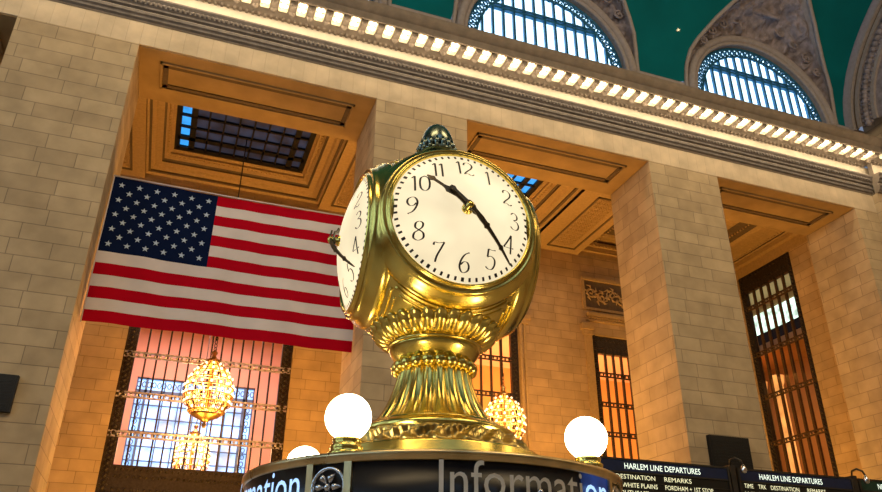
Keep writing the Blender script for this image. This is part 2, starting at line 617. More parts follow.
struct(wall_with_arches().build('wall_attic', M['band']), 'stone attic band between cornice and vault')
cols = []
x = -20.0
while x < 29.25:
    cols.append(x)
    near = any(abs(x - c) < 4.5 for c in CX)
    x += 0.05 if any(4.1 < abs(x - c) < 4.45 for c in CX) else (0.12 if near else 0.4)
NT = 46
mb = MB()
vs = []
for x in cols:
    t0 = math.asin(max(0.3, zlow(x)) / 10.0)
    for k in range(NT + 1):
        u = k / NT
        th = t0 + (PI - t0) * u
        y, z = barrel(th)
        vs.append((x, y, z))
fs = []
for i in range(len(cols) - 1):
    for k in range(NT):
        a = i * (NT + 1) + k
        fs.append((a, a + 1, a + NT + 2, a + NT + 1))
mb.add(vs, fs, 0, True)
struct(mb.build('ceiling', M['green']), 'dark green barrel vaulted ceiling')
MB().sphere((0, 0, 0), 0.07, 8, 6)
st = MB()
st.lathe([(0.0, 0.05), (0.03, 0.02), (0.11, 0.0), (0.03, -0.02), (0, -0.05)], 10, fn=lambda i, r, z, t: (r * (1 if int(round(t / (2 * PI) * 10)) % 2 else 0.4), z))
st.box(-0.012, 0.012, -0.012, 0.012, 0.0, 0.1)
so = st.build('ceiling_star', M['corglow'])
so.location = (19.0, 20.8, 25.93)
tag(so, 'tiny gilded star shining on the green vault left of the right-hand arch', 'star')


def pointed(s):
    """s in 0..1 from left base over the apex to the right base; returns dx, y, z on the vault"""
    side = -1 if s < 0.5 else 1
    u = s * 2 if s < 0.5 else (1 - s) * 2
    # arclength along PT
    L = [0]
    for (a, za), (b, zb) in zip(PT, PT[1:]):
        L.append(L[-1] + math.hypot(a - b, zb - za))
    t = u * L[-1]
    for i in range(len(PT) - 1):
        if t <= L[i + 1] + 1e-9:
            f = (t - L[i]) / (L[i + 1] - L[i])
            d = PT[i][0] + (PT[i + 1][0] - PT[i][0]) * f
            z = PT[i][1] + (PT[i + 1][1] - PT[i][1]) * f
            break
    th = math.asin(min(1, z / 10))
    return side * d, 3 + 18.6 * math.cos(th), ZS + z


def lunette(idx, c, where):
    root = empty('window_%d' % idx, (c, YA, ZS))
    struct(root, 'half-round window with blue iron lattice, %s of the upper windows' % where)
    # carved spandrel shell
    NS, NR = 150, 26
    mb = MB()
    vs = []
    for i in range(NS + 1):
        s = i / NS
        px, py, pz = pointed(s)
        a = PI - PI * s
        ax, ay, az = 4.22 * math.cos(a), YA, ZS + 4.22 * math.sin(a)
        for j in range(NR + 1):
            t = j / NR
            bul = 0.25 * math.sin(PI * t)
            X = px + (ax - px) * t
            Y = py + (ay - py) * t + bul * 0.6
            Z = pz + (az - pz) * t + bul * 0.8
            if 4 < j < NR - 1:
                n = noise.noise(Vector((X * 1.7 + c, Y * 1.7, Z * 1.7))) + 0.6 * noise.noise(Vector((X * 4 + c, Y * 4, Z * 4)))
                d = max(-0.1, min(0.24, 0.35 * n)) * min(1, math.sin(PI * t) * 3)
                Y -= d * 0.8
                Z -= d * 0.6
            elif j in (3, 4):
                Y += 0.06
                Z += 0.06
            vs.append((X, Y - YA, Z - ZS))
    for i in range(NS):
        for j in range(NR):
            a = i * (NR + 1) + j
            mb.add([], [], 0)
            mb.f.append([a, a + 1, a + NR + 2, a + NR + 1])
            mb.m.append(1 if j < 3 else 0)
            mb.s.append(False if 3 < j < NR - 1 else True)
    mb.v = vs
    mb.build('carved_spandrel', [M['carved'], M['band']], root)
    # raised border along the vault
    mb = MB()
    mb.tube([(p[0], p[1] - YA - 0.02, p[2] - ZS - 0.02) for p in (pointed(i / 90) for i in range(91))], 0.1, 6)
    mb.build('border', M['band'], root)
    # round arch moulding
    mb = MB()
    for rr, tr, yy in ((4.1, 0.2, -0.05), (3.86, 0.1, -0.02)):
        mb.tube([(rr * math.cos(a), yy, rr * math.sin(a)) for a in (PI * k / 60 for k in range(61))], tr, 10)
    for k in range(60):
        a, b = PI * k / 60, PI * (k + 1) / 60
        for r0 in (3.78,):
            mb.add([(r0 * math.cos(a), 0, r0 * math.sin(a)), (r0 * math.cos(b), 0, r0 * math.sin(b)), (r0 * math.cos(b), 0.45, r0 * math.sin(b)), (r0 * math.cos(a), 0.45, r0 * math.sin(a))], [(0, 1, 2, 3)], 0, True)
    mb.build('arch_moulding', M['band'], root)
    # glass
    mb = MB()
    pts = [(3.8 * math.cos(PI * k / 48), 0.36, 3.8 * math.sin(PI * k / 48)) for k in range(49)]
    mb.add(pts + [(p[0], 0.4, p[2]) for p in pts], [tuple(range(49)), tuple(range(97, 48, -1))])
    mb.build('pane', M['daypane'], root)
    # lattice ring
    mb = MB()
    for rr, w in ((3.74, 0.05), (3.28, 0.055)):
        mb.tube([(rr * math.cos(a), 0.22, rr * math.sin(a)) for a in (PI * k / 48 for k in range(49))], w, 6)
    for k in range(34):
        a = PI * (k + 0.5) / 34
        cx, cz = 3.51 * math.cos(a), 3.51 * math.sin(a)
        mb.tube([(cx + 0.17 * math.cos(q), 0.22, cz + 0.17 * math.sin(q)) for q in (2 * PI * j / 10 for j in range(10))], 0.035, 5, closed=True)
        mb.sphere((cx, 0.22, cz), 0.06, 6, 4)
        for da in (-0.04, 0.04):
            b = a + da
            mb.tube([(3.22 * math.cos(b), 0.24, 3.22 * math.sin(b)), (3.72 * math.cos(a - da), 0.24, 3.72 * math.sin(a - da))], 0.035, 5)
    mb.build('lattice_ring', M['blueiron'], root)
    # bars
    mb = MB()
    for k in range(-6, 7):
        bx = k * 0.5
        h = math.sqrt(max(0, 3.28 ** 2 - bx * bx))
        mb.box(bx - 0.05, bx + 0.05, 0.17, 0.3, 0, h)
    for z in (1.95, 2.15):
        w = math.sqrt(3.28 ** 2 - z * z)
        mb.box(-w, w, 0.14, 0.3, z - 0.05, z + 0.05)
    mb.box(-3.7, 3.7, 0.12, 0.34, -0.1, 0.08)
    mb.build('bars', M['blueiron'], root)
    # winged wheel emblem over the arch
    mb = MB()
    base = Vector((0.45, -1.15, 5.0))
    rot = Matrix.Rotation(R(-40), 4, 'X')
    mb.T = Matrix.Translation(base) @ rot
    mb.tube([(0.42 * math.cos(q), 0, 0.42 * math.sin(q)) for q in (2 * PI * j / 20 for j in range(20))], 0.09, 8, closed=True)
    for j in range(8):
        q = 2 * PI * j / 8
        mb.tube([(0, 0, 0), (0.42 * math.cos(q), 0, 0.42 * math.sin(q))], [0.09, 0.05], 6)
    mb.sphere((0, -0.02, 0), 0.14, 10, 8)
    for sd in (-1, 1):
        for j in range(5):
            q = R(10 + 22 * j)
            l = 1.5 - 0.16 * j
            pts = [(sd * 0.4 * math.cos(q), 0, 0.4 * math.sin(q)), (sd * l * 0.7 * math.cos(q * 0.8), -0.05, l * 0.7 * math.sin(q * 0.8)), (sd * l * math.cos(q * 0.55), 0, l * math.sin(q * 0.55))]
            mb.tube(pts, [0.14, 0.13, 0.03], 7)
    # leafy scrolls either side
    mb.T = Matrix.Identity(4)
    for sd in (-1, 1):
        for (u, v, rr) in ((1.4, 4.62, 0.42), (2.15, 4.1, 0.38), (2.85, 3.5, 0.34), (3.4, 2.8, 0.28)):
            cy = -0.55 * (v / 5.0) - 0.12
            pts = []
            for j in range(22):
                q = j * 0.5
                rad = rr * (1 - j / 24)
                pts.append((sd * (u + rad * math.cos(q)), cy - 0.1, v + rad * math.sin(q)))
            mb.tube(pts, 0.055, 6)
    mb.build('carved_emblem', M['carved'], root)


lunette(1, CX[1], 'leftmost')
lunette(2, CX[2], 'middle')
lunette(3, CX[3], 'rightmost')

# upper windows of the far side and tall windows in the west end wall, behind the viewer
for k, c in enumerate(CX):
    root = empty('window_%d' % (20 + k), (c, -15.3, 22.6))
    struct(root, 'half-round window high on the wall behind the viewer')
    mb = MB()
    pts = [(3.8 * math.cos(PI * q / 32), 0, 3.8 * math.sin(PI * q / 32)) for q in range(33)]
    mb.add(pts + [(p[0], -0.05, p[2]) for p in pts], [tuple(range(33)), tuple(range(65, 32, -1))])
    mb.build('pane', M['daypane'], root)
    mb = MB()
    for q in range(-7, 8):
        mb.box(q * 0.5 - 0.06, q * 0.5 + 0.06, 0.02, 0.12, 0, math.sqrt(3.8 ** 2 - (q * .5) ** 2))
    mb.tube([(3.8 * math.cos(a), 0.05, 3.8 * math.sin(a)) for a in (PI * q / 32 for q in range(33))], 0.2, 6)
    mb.build('bars', M['blueiron'], root)
for k, c in enumerate((-9, 2, 13)):
    root = empty('window_%d' % (24 + k), (-19.9, c, 6))
    struct(root, 'tall daylit window in the end wall on the left, out of view')
    mb = MB()
    mb.box(0, 0.05, -3.2, 3.2, 0, 16)
    mb.build('pane', M['daypane'], root)
    mb = MB()
    for q in range(9):
        mb.box(0.06, 0.2, -3.2 + 0.8 * q - 0.08, -3.2 + 0.8 * q + 0.08, 0, 16)
    for q in range(9):
        mb.box(0.06, 0.2, -3.2, 3.2, 2 * q - 0.1, 2 * q + 0.1)
    mb.build('bars', M['blueiron'], root)

# big end arch at the right: concentric stone bands standing on the corner
mb = MB()


def archband(r0, r1, x0, x1, mi, n=70):
    """ring between vault offsets r0 (outer) and r1 (inner) at depth x0..x1"""
    out = []
    for k in range(n + 1):
        th = PI * 0.55 * k / n
        ny, nz = math.cos(th), math.sin(th)
        y, z = barrel(th)
        out.append((y, z, ny, nz))
    for k in range(n):
        (y, z, ny, nz), (y2, z2, my, mz) = out[k], out[k + 1]
        q = [(x0, y - ny * r0, z - nz * r0), (x0, y2 - my * r0, z2 - mz * r0), (x0, y2 - my * r1, z2 - mz * r1), (x0, y - ny * r1, z - nz * r1)]
        mb.add(q, [(0, 1, 2, 3)], mi, True)
        q2 = [(x0, y - ny * r1, z - nz * r1), (x0, y2 - my * r1, z2 - mz * r1), (x1, y2 - my * r1, z2 - mz * r1), (x1, y - ny * r1, z - nz * r1)]
        mb.add(q2, [(0, 1, 2, 3)], mi, True)


archband(-0.3, 0.28, 29.2, 29.38, 0)
archband(0.28, 0.42, 29.38, 29.3, 2)
archband(0.42, 0.62, 29.3, 29.42, 0)
archband(0.62, 1.25, 29.42, 29.36, 1)
archband(1.25, 1.45, 29.36, 29.5, 0)
archband(1.45, 6.5, 29.5, 29.5, 1)
for k in range(60):
    th = PI * 0.5 * k / 60
    y, z = barrel(th)
    rr = 0.93
    mb.sphere((29.4, y - math.cos(th) * rr, z - math.sin(th) * rr), 0.17, 8, 5, 1)
    mb.sphere((29.4, y - math.cos(th + .012) * (rr - .22), z - math.sin(th + .012) * (rr - .22)), 0.08, 6, 4, 1)
    mb.sphere((29.4, y - math.cos(th + .012) * (rr + .22), z - math.sin(th + .012) * (rr + .22)), 0.08, 6, 4, 1)
struct(mb.build('trim_3', [M['band'], M['carved'], M['groove']]), 'large ornate stone arch closing the right end of the vault')

# ------------------------------------------------------------------ corridor behind the piers
def holes(mb, x0, x1, z0, z1, hs, y0, y1):
    """wall slab in the xz plane with rectangular holes (x0,x1,z0,z1)"""
    X = sorted(set([x0, x1] + [h[0] for h in hs] + [h[1] for h in hs]))
    for a, b in zip(X, X[1:]):
        cuts = sorted([(h[2], h[3]) for h in hs if h[0] <= a + 1e-6 and h[1] >= b - 1e-6])
        z = z0
        for (p, q) in cuts:
            if p > z: mb.box(a, b, y0, y1, z, p)
            z = q
        if z < z1: mb.box(a, b, y0, y1, z, z1)


W1 = (-2.1, 4.35, 5.6, 13.9)
W2 = (10.55, 14.78, 4.6, 14.5)
W3 = (18.75, 23.0, 4.6, 14.3)
mb = MB()
holes(mb, -20, 28.6, 0, 20.3, [W1, W2, W3], YW, YW + 0.7)
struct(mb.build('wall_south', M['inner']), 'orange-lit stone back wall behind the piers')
# side wall with the tall window
mb = MB()
YWIN = (25.85, 29.65, 4.0, 18.62)
for (a, b, c, d) in ((YB, YWIN[0], 0, 20.3), (YWIN[1], YW, 0, 20.3), (YWIN[0], YWIN[1], 0, YWIN[2]), (YWIN[0], YWIN[1], YWIN[3], 20.3)):
    mb.box(28.1, 28.7, a, b, c, d)
struct(mb.build('wall_corridor_end', M['inner']), 'stone side wall at the right end of the corridor')
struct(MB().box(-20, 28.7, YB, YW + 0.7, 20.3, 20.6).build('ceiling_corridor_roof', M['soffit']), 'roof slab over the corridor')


def recess(name, outer, inner, loops, label, z1=19.5, grid=(7, 5), bright=0):
    mb = MB()
    rs = []
    for t, z, mi in loops:
        rs.append(((outer[0] + (inner[0] - outer[0]) * t, outer[1] + (inner[1] - outer[1]) * t, outer[2] + (inner[2] - outer[2]) * t, outer[3] + (inner[3] - outer[3]) * t), z, mi))
    for (r0, za, _), (r1, zb, mi) in zip(rs, rs[1:]):
        c0 = [(r0[0], r0[2], za), (r0[1], r0[2], za), (r0[1], r0[3], za), (r0[0], r0[3], za)]
        c1 = [(r1[0], r1[2], zb), (r1[1], r1[2], zb), (r1[1], r1[3], zb), (r1[0], r1[3], zb)]
        for k in range(4):
            l = (k + 1) % 4
            mb.add([c0[k], c0[l], c1[l], c1[k]], [(0, 1, 2, 3)], mi)
    # beads
    for t, z in ((0.30, 18.98), (0.72, 19.2)):
        r0 = [outer[i] + (inner[i] - outer[i]) * t for i in range(4)]
        for side in range(4):
            if side in (0, 2):
                y = r0[2] if side == 0 else r0[3]
                x = r0[0] + 0.1
                while x < r0[1]:
                    mb.sphere((x, y, z), 0.05, 6, 4, 0)
                    x += 0.2
            else:
                xx = r0[0] if side == 1 else r0[1]
                y = r0[2] + 0.1
                while y < r0[3]:
                    mb.sphere((xx, y, z), 0.05, 6, 4, 0)
                    y += 0.2
    struct(mb.build(name, [M['coffer'], M['groove']]), label)


LOOPS = [(0, Z0, 0), (0, 18.72, 0), (0.08, 18.78, 0), (0.16, 18.78, 1), (0.16, 18.86, 1), (0.28, 18.9, 0), (0.34, 18.98, 0), (0.55, 18.98, 0), (0.55, 19.06, 1), (0.62, 19.1, 1), (0.7, 19.2, 0), (0.82, 19.2, 0), (0.82, 19.3, 0), (0.92, 19.36, 0), (0.92, 19.44, 1), (1.0, 19.5, 1)]
recs = [((-14.3, -6.9, YB, 29.9), (-13.2, -8.1, 25.2, 28.45), 'leftmost'), ((-2.68, 4.82, YB, 29.9), (-1.6, 3.65, 25.2, 28.45), 'left'), ((9.9, 15.45, YB, 29.9), (10.9, 13.95, 25.2, 28.45), 'middle'),
        ((18.3, 28.09, YB, 29.95), (20.4, 24.1, 25.2, 28.3), 'right')]
for o_, i_, w_ in recs:
    lp = LOOPS if w_ != 'right' else [(0, Z0 + 0.001, 0), (0, 19.3, 0), (0.1, 19.36, 0), (0.1, 19.44, 1), (0.25, 19.5, 0), (0.4, 19.5, 0), (0.45, 19.62, 0), (0.7, 19.7, 1), (1.0, 19.8, 0)]
    recess('ceiling_coffer', o_, i_, lp, 'stepped coffer with a skylight in the corridor ceiling, %s one' % w_)
# beams between the coffers
beams = [(-20, -14.3), (-6.9, -2.68), (4.82, 9.9), (15.45, 18.3)]
for k, (a, b) in enumerate(beams):
    mb = MB()
    mb.box(a, b, YB, YW, Z0, 20.3, 0)
    x0, x1, y0, y1 = (a + 0.5, b - 0.5, YB + 0.35, YW - 0.5)
    if k == 3: x0, x1 = 16.3, 17.85
    for (p, q, r_, s_) in ((x0, x1, y0, y0 + .08), (x0, x1, y1 - .08, y1), (x0, x0 + .08, y0, y1), (x1 - .08, x1, y0, y1)):
        mb.box(p, q, r_, s_, Z0 - 0.05, Z0, 1)
    # woven relief
    y = y0 + 0.3
    while y < y1 - 0.25:
        x = x0 + 0.3
        while x < x1 - 0.2:
            mb.tube([(x + 0.1 * math.cos(q), y + 0.13 * math.sin(q), Z0 - 0.01) for q in (2 * PI * j / 8 for j in range(8))], 0.028, 4, 0, closed=True)
            mb.tube([(x - 0.13, y - 0.16, Z0 - 0.01), (x + 0.13, y + 0.16, Z0 - 0.01)], 0.022, 4, 0)
            x += 0.27
        y += 0.33
    struct(mb.build('ceiling_beam', [M['coffer'], M['groove']]), 'corridor ceiling beam with a woven relief panel, number %s from the left' % ['one', 'two', 'three', 'four'][k])
# skylights
for k, (o_, i_, w_) in enumerate(recs[:3] + [recs[3]]):
    z = 19.5 if w_ != 'right' else 19.8
    root = empty('window_%d' % (4 + k), ((i_[0] + i_[1]) / 2, (i_[2] + i_[3]) / 2, z))
    struct(root, 'dark barred skylight in the %s coffer' % w_)
    hx, hy = (i_[1] - i_[0]) / 2, (i_[3] - i_[2]) / 2
    mb = MB()
    nx = max(5, int(hx * 2 / 0.56))
    ny = 4
    px, py = 2 * hx / nx, 2 * hy / ny
    for i in range(nx):
        for j in range(ny):
            br = 1 if (w_ == 'left' and i == 0) or (w_ in ('middle', 'leftmost') and i >= nx - 3) else 0
            x0, y0 = -hx + i * px, -hy + j * py
            mb.add([(x0 + .02, y0 + .02, 0.0), (x0 + px - .02, y0 + .02, 0.0), (x0 + px - .02, y0 + py - .02, 0.0), (x0 + .02, y0 + py - .02, 0.0)], [(0, 1, 2, 3)], br)
    mb.build('pane', [M['skydark'], M['skyblue']], root)
    mb = MB()
    for i in range(nx + 1):
        w = 0.12 if i in (1, nx - 1, 0, nx) else 0.035
        mb.box(-hx + i * px - w, -hx + i * px + w, -hy, hy, -0.1, 0.02)
    for j in range(ny + 1):
        w = 0.13 if j in (0, ny, ny - 1) else 0.05
        mb.box(-hx, hx, -hy + j * py - w, -hy + j * py + w, -0.1, 0.02)
    mb.build('bars', M['black'], root)


# corridor windows (grilles) ----------------------------------
def grille(idx, win, label, bar_dx, rails, bw, fw, mats, y=YW + 0.25, footer=0.0, glass=None, header=0.0):
    x0, x1, z0, z1 = win
    root = empty('window_%d' % idx, ((x0 + x1) / 2, y, z0))
    struct(root, label)
    c = (x0 + x1) / 2
    mb = MB()
    hw, h = (x1 - x0) / 2, z1 - z0
    mb.box(-hw, -hw + fw, -0.1, 0.1, 0, h)
    mb.box(hw - fw, hw, -0.1, 0.1, 0, h)
    mb.box(-hw + fw, hw - fw, -0.1, 0.1, h - fw - header, h)
    mb.box(-hw + fw, hw - fw, -0.1, 0.1, 0, 0.15 + footer)
    z = 0.1
    while z < h - 0.1:
        for sx in (-1, 1):
            for q in (-0.26, 0.26):
                mb.sphere((sx * (hw - fw / 2) + q * fw, -0.1, z), 0.05, 6, 4)
            mb.sphere((sx * (hw - fw / 2), -0.12, z + 0.1), 0.08, 6, 4)
        z += 0.22
    x = -hw + fw + 0.1
    while x < hw - fw and (footer or header):
        for zz in ([0.2, 0.2 + footer * 0.5, footer] if footer else []) + ([h - fw * 0.6, h - fw - header * 0.5, h - fw - header * 0.9] if header else []):
            mb.sphere((x, -0.1, zz), 0.06, 6, 4)
        x += 0.22
    mb.build('frame', mats[0], root)
    mb = MB()
    x = -hw + fw
    n = max(2, round((2 * hw - 2 * fw) / bar_dx))
    for i in range(1, n):
        xx = -hw + fw + (2 * hw - 2 * fw) * i / n
        mb.box(xx - bw, xx + bw, -0.07, 0.05, 0.1, h - 0.1)
    mb.build('bars', mats[1], root)
    mb = MB()
    for zz in rails:
        for dz in (-0.09, 0.09):
            mb.box(-hw + 0.02, hw - 0.02, -0.11, -0.04, zz - z0 + dz - 0.035, zz - z0 + dz + 0.035)
        xx = -hw + 0.15
        while xx < hw:
            mb.sphere((xx, -0.1, zz - z0), 0.055, 6, 4)
            xx += 0.2
    mb.build('rails', mats[2], root)
    if glass:
        MB().box(-hw + fw * 0.5, hw - fw * 0.5, 0.1, 0.13, 0.1, h - 0.1).build('pane', glass, root)
    return root


g1, gt, gb = nt('clear_glass')
gb.inputs['Base Color'].default_value = (1, 1, 1, 1)
gb.inputs['Transmission Weight'].default_value = 1.0
gb.inputs['Roughness'].default_value = 0.0
gb.inputs['IOR'].default_value = 1.02
M['railshine'] = plain('pale_rail_shine', (0.55, 0.50, 0.52), 0.35, 0.6, noise_amt=0.5, noise_scale=8)  # light glancing off the dark rails is painted in as a pale colour
grille(8, W1, 'tall barred iron window under the flag with a bright blue window beyond', 0.41, (12.9, 10.82, 9.24, 7.76), 0.032, 0.42, (M['iron'], M['iron'], M['railshine']), footer=0.9)
grille(9, W2, 'barred window glowing orange just right of the clock pedestal', 0.49, (12.5, 10.8, 9.0, 7.2), 0.04, 0.36, (M['iron'], M['iron'], M['iron']), header=0.1)
grille(10, W3, 'narrow barred window glowing orange beside the right pier', 0.45, (12.35, 10.9, 9.5, 8.0), 0.05, 0.34, (M['iron'], M['iron'], M['iron']), header=0.55)

# side window in the corridor's right end wall
win = grille(11, (-1.9, 1.9, 4.0, 18.62), 'very tall bronze barred window in the side wall right of the right pier', 0.50, (16.7, 14.15, 11.9, 9.6, 7.4), 0.06, 0.32, (M['iron'], M['bronze'], M['bronze']), y=0, header=0.7)
win.location = (28.25, 27.75, 4.0)
win.rotation_euler = (0, 0, R(-90))

# window surround of the narrow window: architrave with carved panel above
mb = MB()
mb.box(18.35, 23.4, YW - 0.16, YW, 17.15, 17.3)
mb.box(18.35, 23.4, YW - 0.10, YW, 15.55, 15.68)
mb.box(18.35, 18.5, YW - 0.12, YW, 15.68, 17.15)
mb.box(18.5, 23.3, YW - 0.22, YW, 15.2, 15.36)
mb.box(18.5, 23.3, YW - 0.12, YW, 14.95, 15.05)
mb.box(18.1, 18.75, YW - 0.25, YW, 14.45, 14.75)
mb.box(18.2, 18.75, YW - 0.16, YW, 14.2, 14.45)
mb.box(18.3, 18.7, YW - 0.1, YW, 4, 14.2)
mb.box(18.45, 23.3, YW - 0.03, YW - 0.001, 15.68, 17.15, 1)
x = 18.6
while x < 23.2:
    mb.box(x, x + 0.07, YW - 0.2, YW, 15.08, 15.16)
    x += 0.15
mb.tube([(18.6 + k * 0.1, YW - 0.06, 16.4 + 0.3 * math.sin(k * 0.48)) for k in range(47)], 0.04, 5, 0)
for j in range(8):
    cx, sg = 18.85 + j * 0.6, (1 if j % 2 else -1)
    zz = 16.4 - sg * 0.12
    mb.tube([(cx + (0.30 - 0.017 * q) * math.cos(q * 0.6 + j), YW - 0.08, zz + sg * (0.30 - 0.017 * q) * math.sin(q * 0.6 + j)) for q in range(16)], 0.04, 5, 0)
    for q in range(5):
        a = q * 1.3 + j
        mb.tube([(cx + 0.12 * math.cos(a), YW - 0.06, zz + 0.12 * math.sin(a)), (cx + 0.34 * math.cos(a + .3), YW - 0.09, zz + 0.34 * math.sin(a + .3)), (cx + 0.44 * math.cos(a + .8), YW - 0.05, zz + 0.44 * math.sin(a + .8))], [0.02, 0.06, 0.015], 5, 0)
struct(mb.build('trim_4', [M['coffer'], M['groove']]), 'carved stone scroll panel above the narrow orange window')
# ceiling mouldings on the corridor's back wall, over the right bay
mb = MB()
mb.box(18.3, 28.09, YW - 0.35, YW - 0.06, 19.05, 19.25)
mb.box(18.3, 28.09, YW - 0.22, YW, 18.8, 19.05)
mb.box(27.8, 28.09, YB, YW, 19.1, 19.3)
struct(mb.build('trim_5', M['coffer']), 'stone ceiling moulding in the right bay of the corridor')
# right edge pilaster of the middle orange window
mb = MB()
for xx in (14.78, 15.0):
    mb.box(xx, xx + 0.12, YW - 0.1, YW, 4, 14.5)
mb.box(14.7, 15.35, YW - 0.22, YW, 14.5, 14.72)
mb.box(14.7, 15.25, YW - 0.14, YW, 14.3, 14.5)
mb.box(10.4, 15.3, YW - 0.12, YW, 14.72, 14.9)
struct(mb.build('trim_6', M['coffer']), 'stone window surround with a small capital right of the clock')

# rooms beyond -----------------------------------------------
YR = 40.0
mb = MB()
BW = (-1.9, 4.0, 7.2, 12.7)
holes(mb, -8, 9, 0, 15.5, [BW], YR, YR + 0.4)
mb.box(-8.4, -8, YW + 0.7, YR + .4, 0, 15.5)
struct(mb.build('wall_pink_room', M['pink']), 'pink plaster walls of the room beyond the left window')
mb = MB()
mb.box(9, 9.4, YW + 0.7, YR + .4, 0, 15.5)
mb.box(9.4, 28.3, YR, YR + 0.4, 0, 15.5)
mb.box(28.3, 28.69, YW + 0.71, YR + .4, 0, 15.5)
struct(mb.build('wall_orange_room', M['orangewall']), 'orange-lit wall of the room beyond the middle windows')
struct(MB().box(-8.4, 28.69, YW + .71, YR + .4, 15.5, 15.8).build('ceiling_back_rooms', M['pink']), 'ceiling of the rooms beyond')
root = empty('window_12', ((BW[0] + BW[1]) / 2, YR + 0.15, BW[2]))
struct(root, 'bright blue-white window seen through the left barred window')
hw, h = (BW[1] - BW[0]) / 2, BW[3] - BW[2]
MB().box(-hw, hw, 0.1, 0.14, 0, h).build('pane', M['bluewin'], root)
mb = MB()
for i in range(9):
    x = -hw + 2 * hw * (0, 1, 2.8, 4.4, 6, 7.6, 9.2, 11, 12)[i] / 12
    w = 0.06 if i in (1, 7, 0, 8) else 0.03
    mb.box(x - w, x + w, -0.05, 0.08, 0, h)
for i in range(9):
    z = h * i / 8
    w = 0.07 if i in (0, 7, 8, 4) else 0.02
    mb.box(-hw, hw, -0.05, 0.08, z - w, z + w)
for i in range(24):
    for z in (h * 15 / 16,):
        x = -hw + 2 * hw * (i + .5) / 24
        mb.tube([(x + .09 * math.cos(q), 0, z + .14 * math.sin(q)) for q in (2 * PI * j / 8 for j in range(8))], 0.025, 4, closed=True)
for i in range(14):
    z = h * (i + .5) / 16
    for x in (-hw + hw / 12, hw - hw / 12):
        mb.tube([(x + .09 * math.cos(q), 0, z + .12 * math.sin(q)) for q in (2 * PI * j / 8 for j in range(8))], 0.025, 4, closed=True)
M['bluebars'] = plain('slate_blue_iron', (0.10, 0.18, 0.36), 0.5)
mb.build('bars', M['bluebars'], root)
# room beyond the side window
mb = MB()
mb.box(36, 36.4, 24.2, 40.4, 0, 20.9)
mb.box(28.7, 36, 24.2, 24.6, 0, 20.9)
mb.box(28.7, 36, 40.0, 40.4, 0, 20.9)
struct(mb.build('wall_side_room', M['orangewall']), 'walls of the room beyond the tall side window')
struct(MB().box(28.7, 36.4, 24.2, 40.4, 20.9, 21.2).build('ceiling_side_room', M['orangewall']), 'ceiling of the side room')
mb = MB()
mb.box(33.2, 36, 24.7, 40, 16.3, 16.9, 0)
mb.box(33.3, 33.4, 24, 40, 16.9, 17.6, 1)
struct(mb.build('floor_balcony', [M['orangewall'], M['iron']]), 'balcony slab seen through the tall side window')
mb = MB()
mb.box(35.85, 35.98, 27, 39, 17.6, 20.2, 0)
MBP = mb.build('lit_wall_panel', M['whitelit'])
tag(MBP, 'pale green-white lit panel behind the tall side window', 'panel')
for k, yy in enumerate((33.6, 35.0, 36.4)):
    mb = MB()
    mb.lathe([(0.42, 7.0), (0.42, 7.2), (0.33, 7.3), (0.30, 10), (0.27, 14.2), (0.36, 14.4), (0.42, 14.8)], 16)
    c = mb.build('lit_column', M['column_glow'])
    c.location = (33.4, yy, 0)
    struct(c, 'column behind the side window, its orange light put in as glow')
pl = MB().box(33.0, 36, 31, 40, 6.6, 7.0).build('floor_side_room_gallery', M['orangewall'])
struct(pl, 'gallery floor carrying the orange columns')

# ------------------------------------------------------------------ the flag
def make_flag():
    x0, x1, zt, zb, y = -2.90, 5.11, 14.18, 9.30, 22.5
    Wd, H = x1 - x0, zt - zb
    NX, NZ = 160, 78

    def wave(u, v):
        return 0.03 * math.sin(u * 21 + v * 3) * (0.3 + v) + 0.012 * math.sin(u * 47 - v * 6) + 0.03 * math.sin(v * 9 + u * 4)

    def pt(u, v, off=0.0):
        sag = 0.05 * math.sin(PI * u) * (1 - v)
        return (x0 + Wd * u, y + wave(u, v) + off, zt - H * v - sag)
    mb = MB()
    vs = [pt(i / NX, j / NZ) for i in range(NX + 1) for j in range(NZ + 1)]
    fs = []
    mb.v = vs
    for i in range(NX):
        for j in range(NZ):
            st = j * 13 // NZ
            u = (i + .5) / NX
            mi = 2 if (u < 0.4 and st < 7) else (0 if st % 2 == 0 else 1)
            a = i * (NZ + 1) + j
            mb.f.append([a, a + NZ + 1, a + NZ + 2, a + 1])
            mb.m.append(mi)
            mb.s.append(True)
    cu, cv = 0.4, 7 / 13
    for r_ in range(9):
        n = 6 if r_ % 2 == 0 else 5
        for k in range(n):
            cxu = (k * 2 + (1 if n == 6 else 2)) / 12 * cu
            czv = (r_ + 1) / 10 * cv
            p0 = pt(cxu, czv, -0.012)
            pts = [p0]
            for q in range(10):
                rr = 0.108 if q % 2 == 0 else 0.043
                a = PI / 2 + q * PI / 5
                du, dv = rr * math.cos(a) / Wd, -rr * math.sin(a) / H
                pts.append(pt(cxu + du, czv + dv, -0.012))
            b = len(mb.v)
            mb.v += pts
            for q in range(10):
                mb.f.append([b, b + 1 + q, b + 1 + (q + 1) % 10])
                mb.m.append(3)
                mb.s.append(False)
    o = mb.build('flag', [M['flagred'], M['flagwhite'], M['flagblue'], M['flagstar']], recalc=False)
    tag(o, 'large American flag hanging flat in the opening left of the clock', 'flag')
    mb = MB()
    mb.tube([(-2.93, 22.5, 14.20), (1.1, 22.5, 14.16), (5.14, 22.5, 14.20)], 0.03, 6)
    mb.tube([(-2.90, 22.5, 14.2), (-2.88, 22.5, 9.25)], 0.018, 6)
    mb.build('rope', M['flagwhite'], o)
    return o


make_flag()

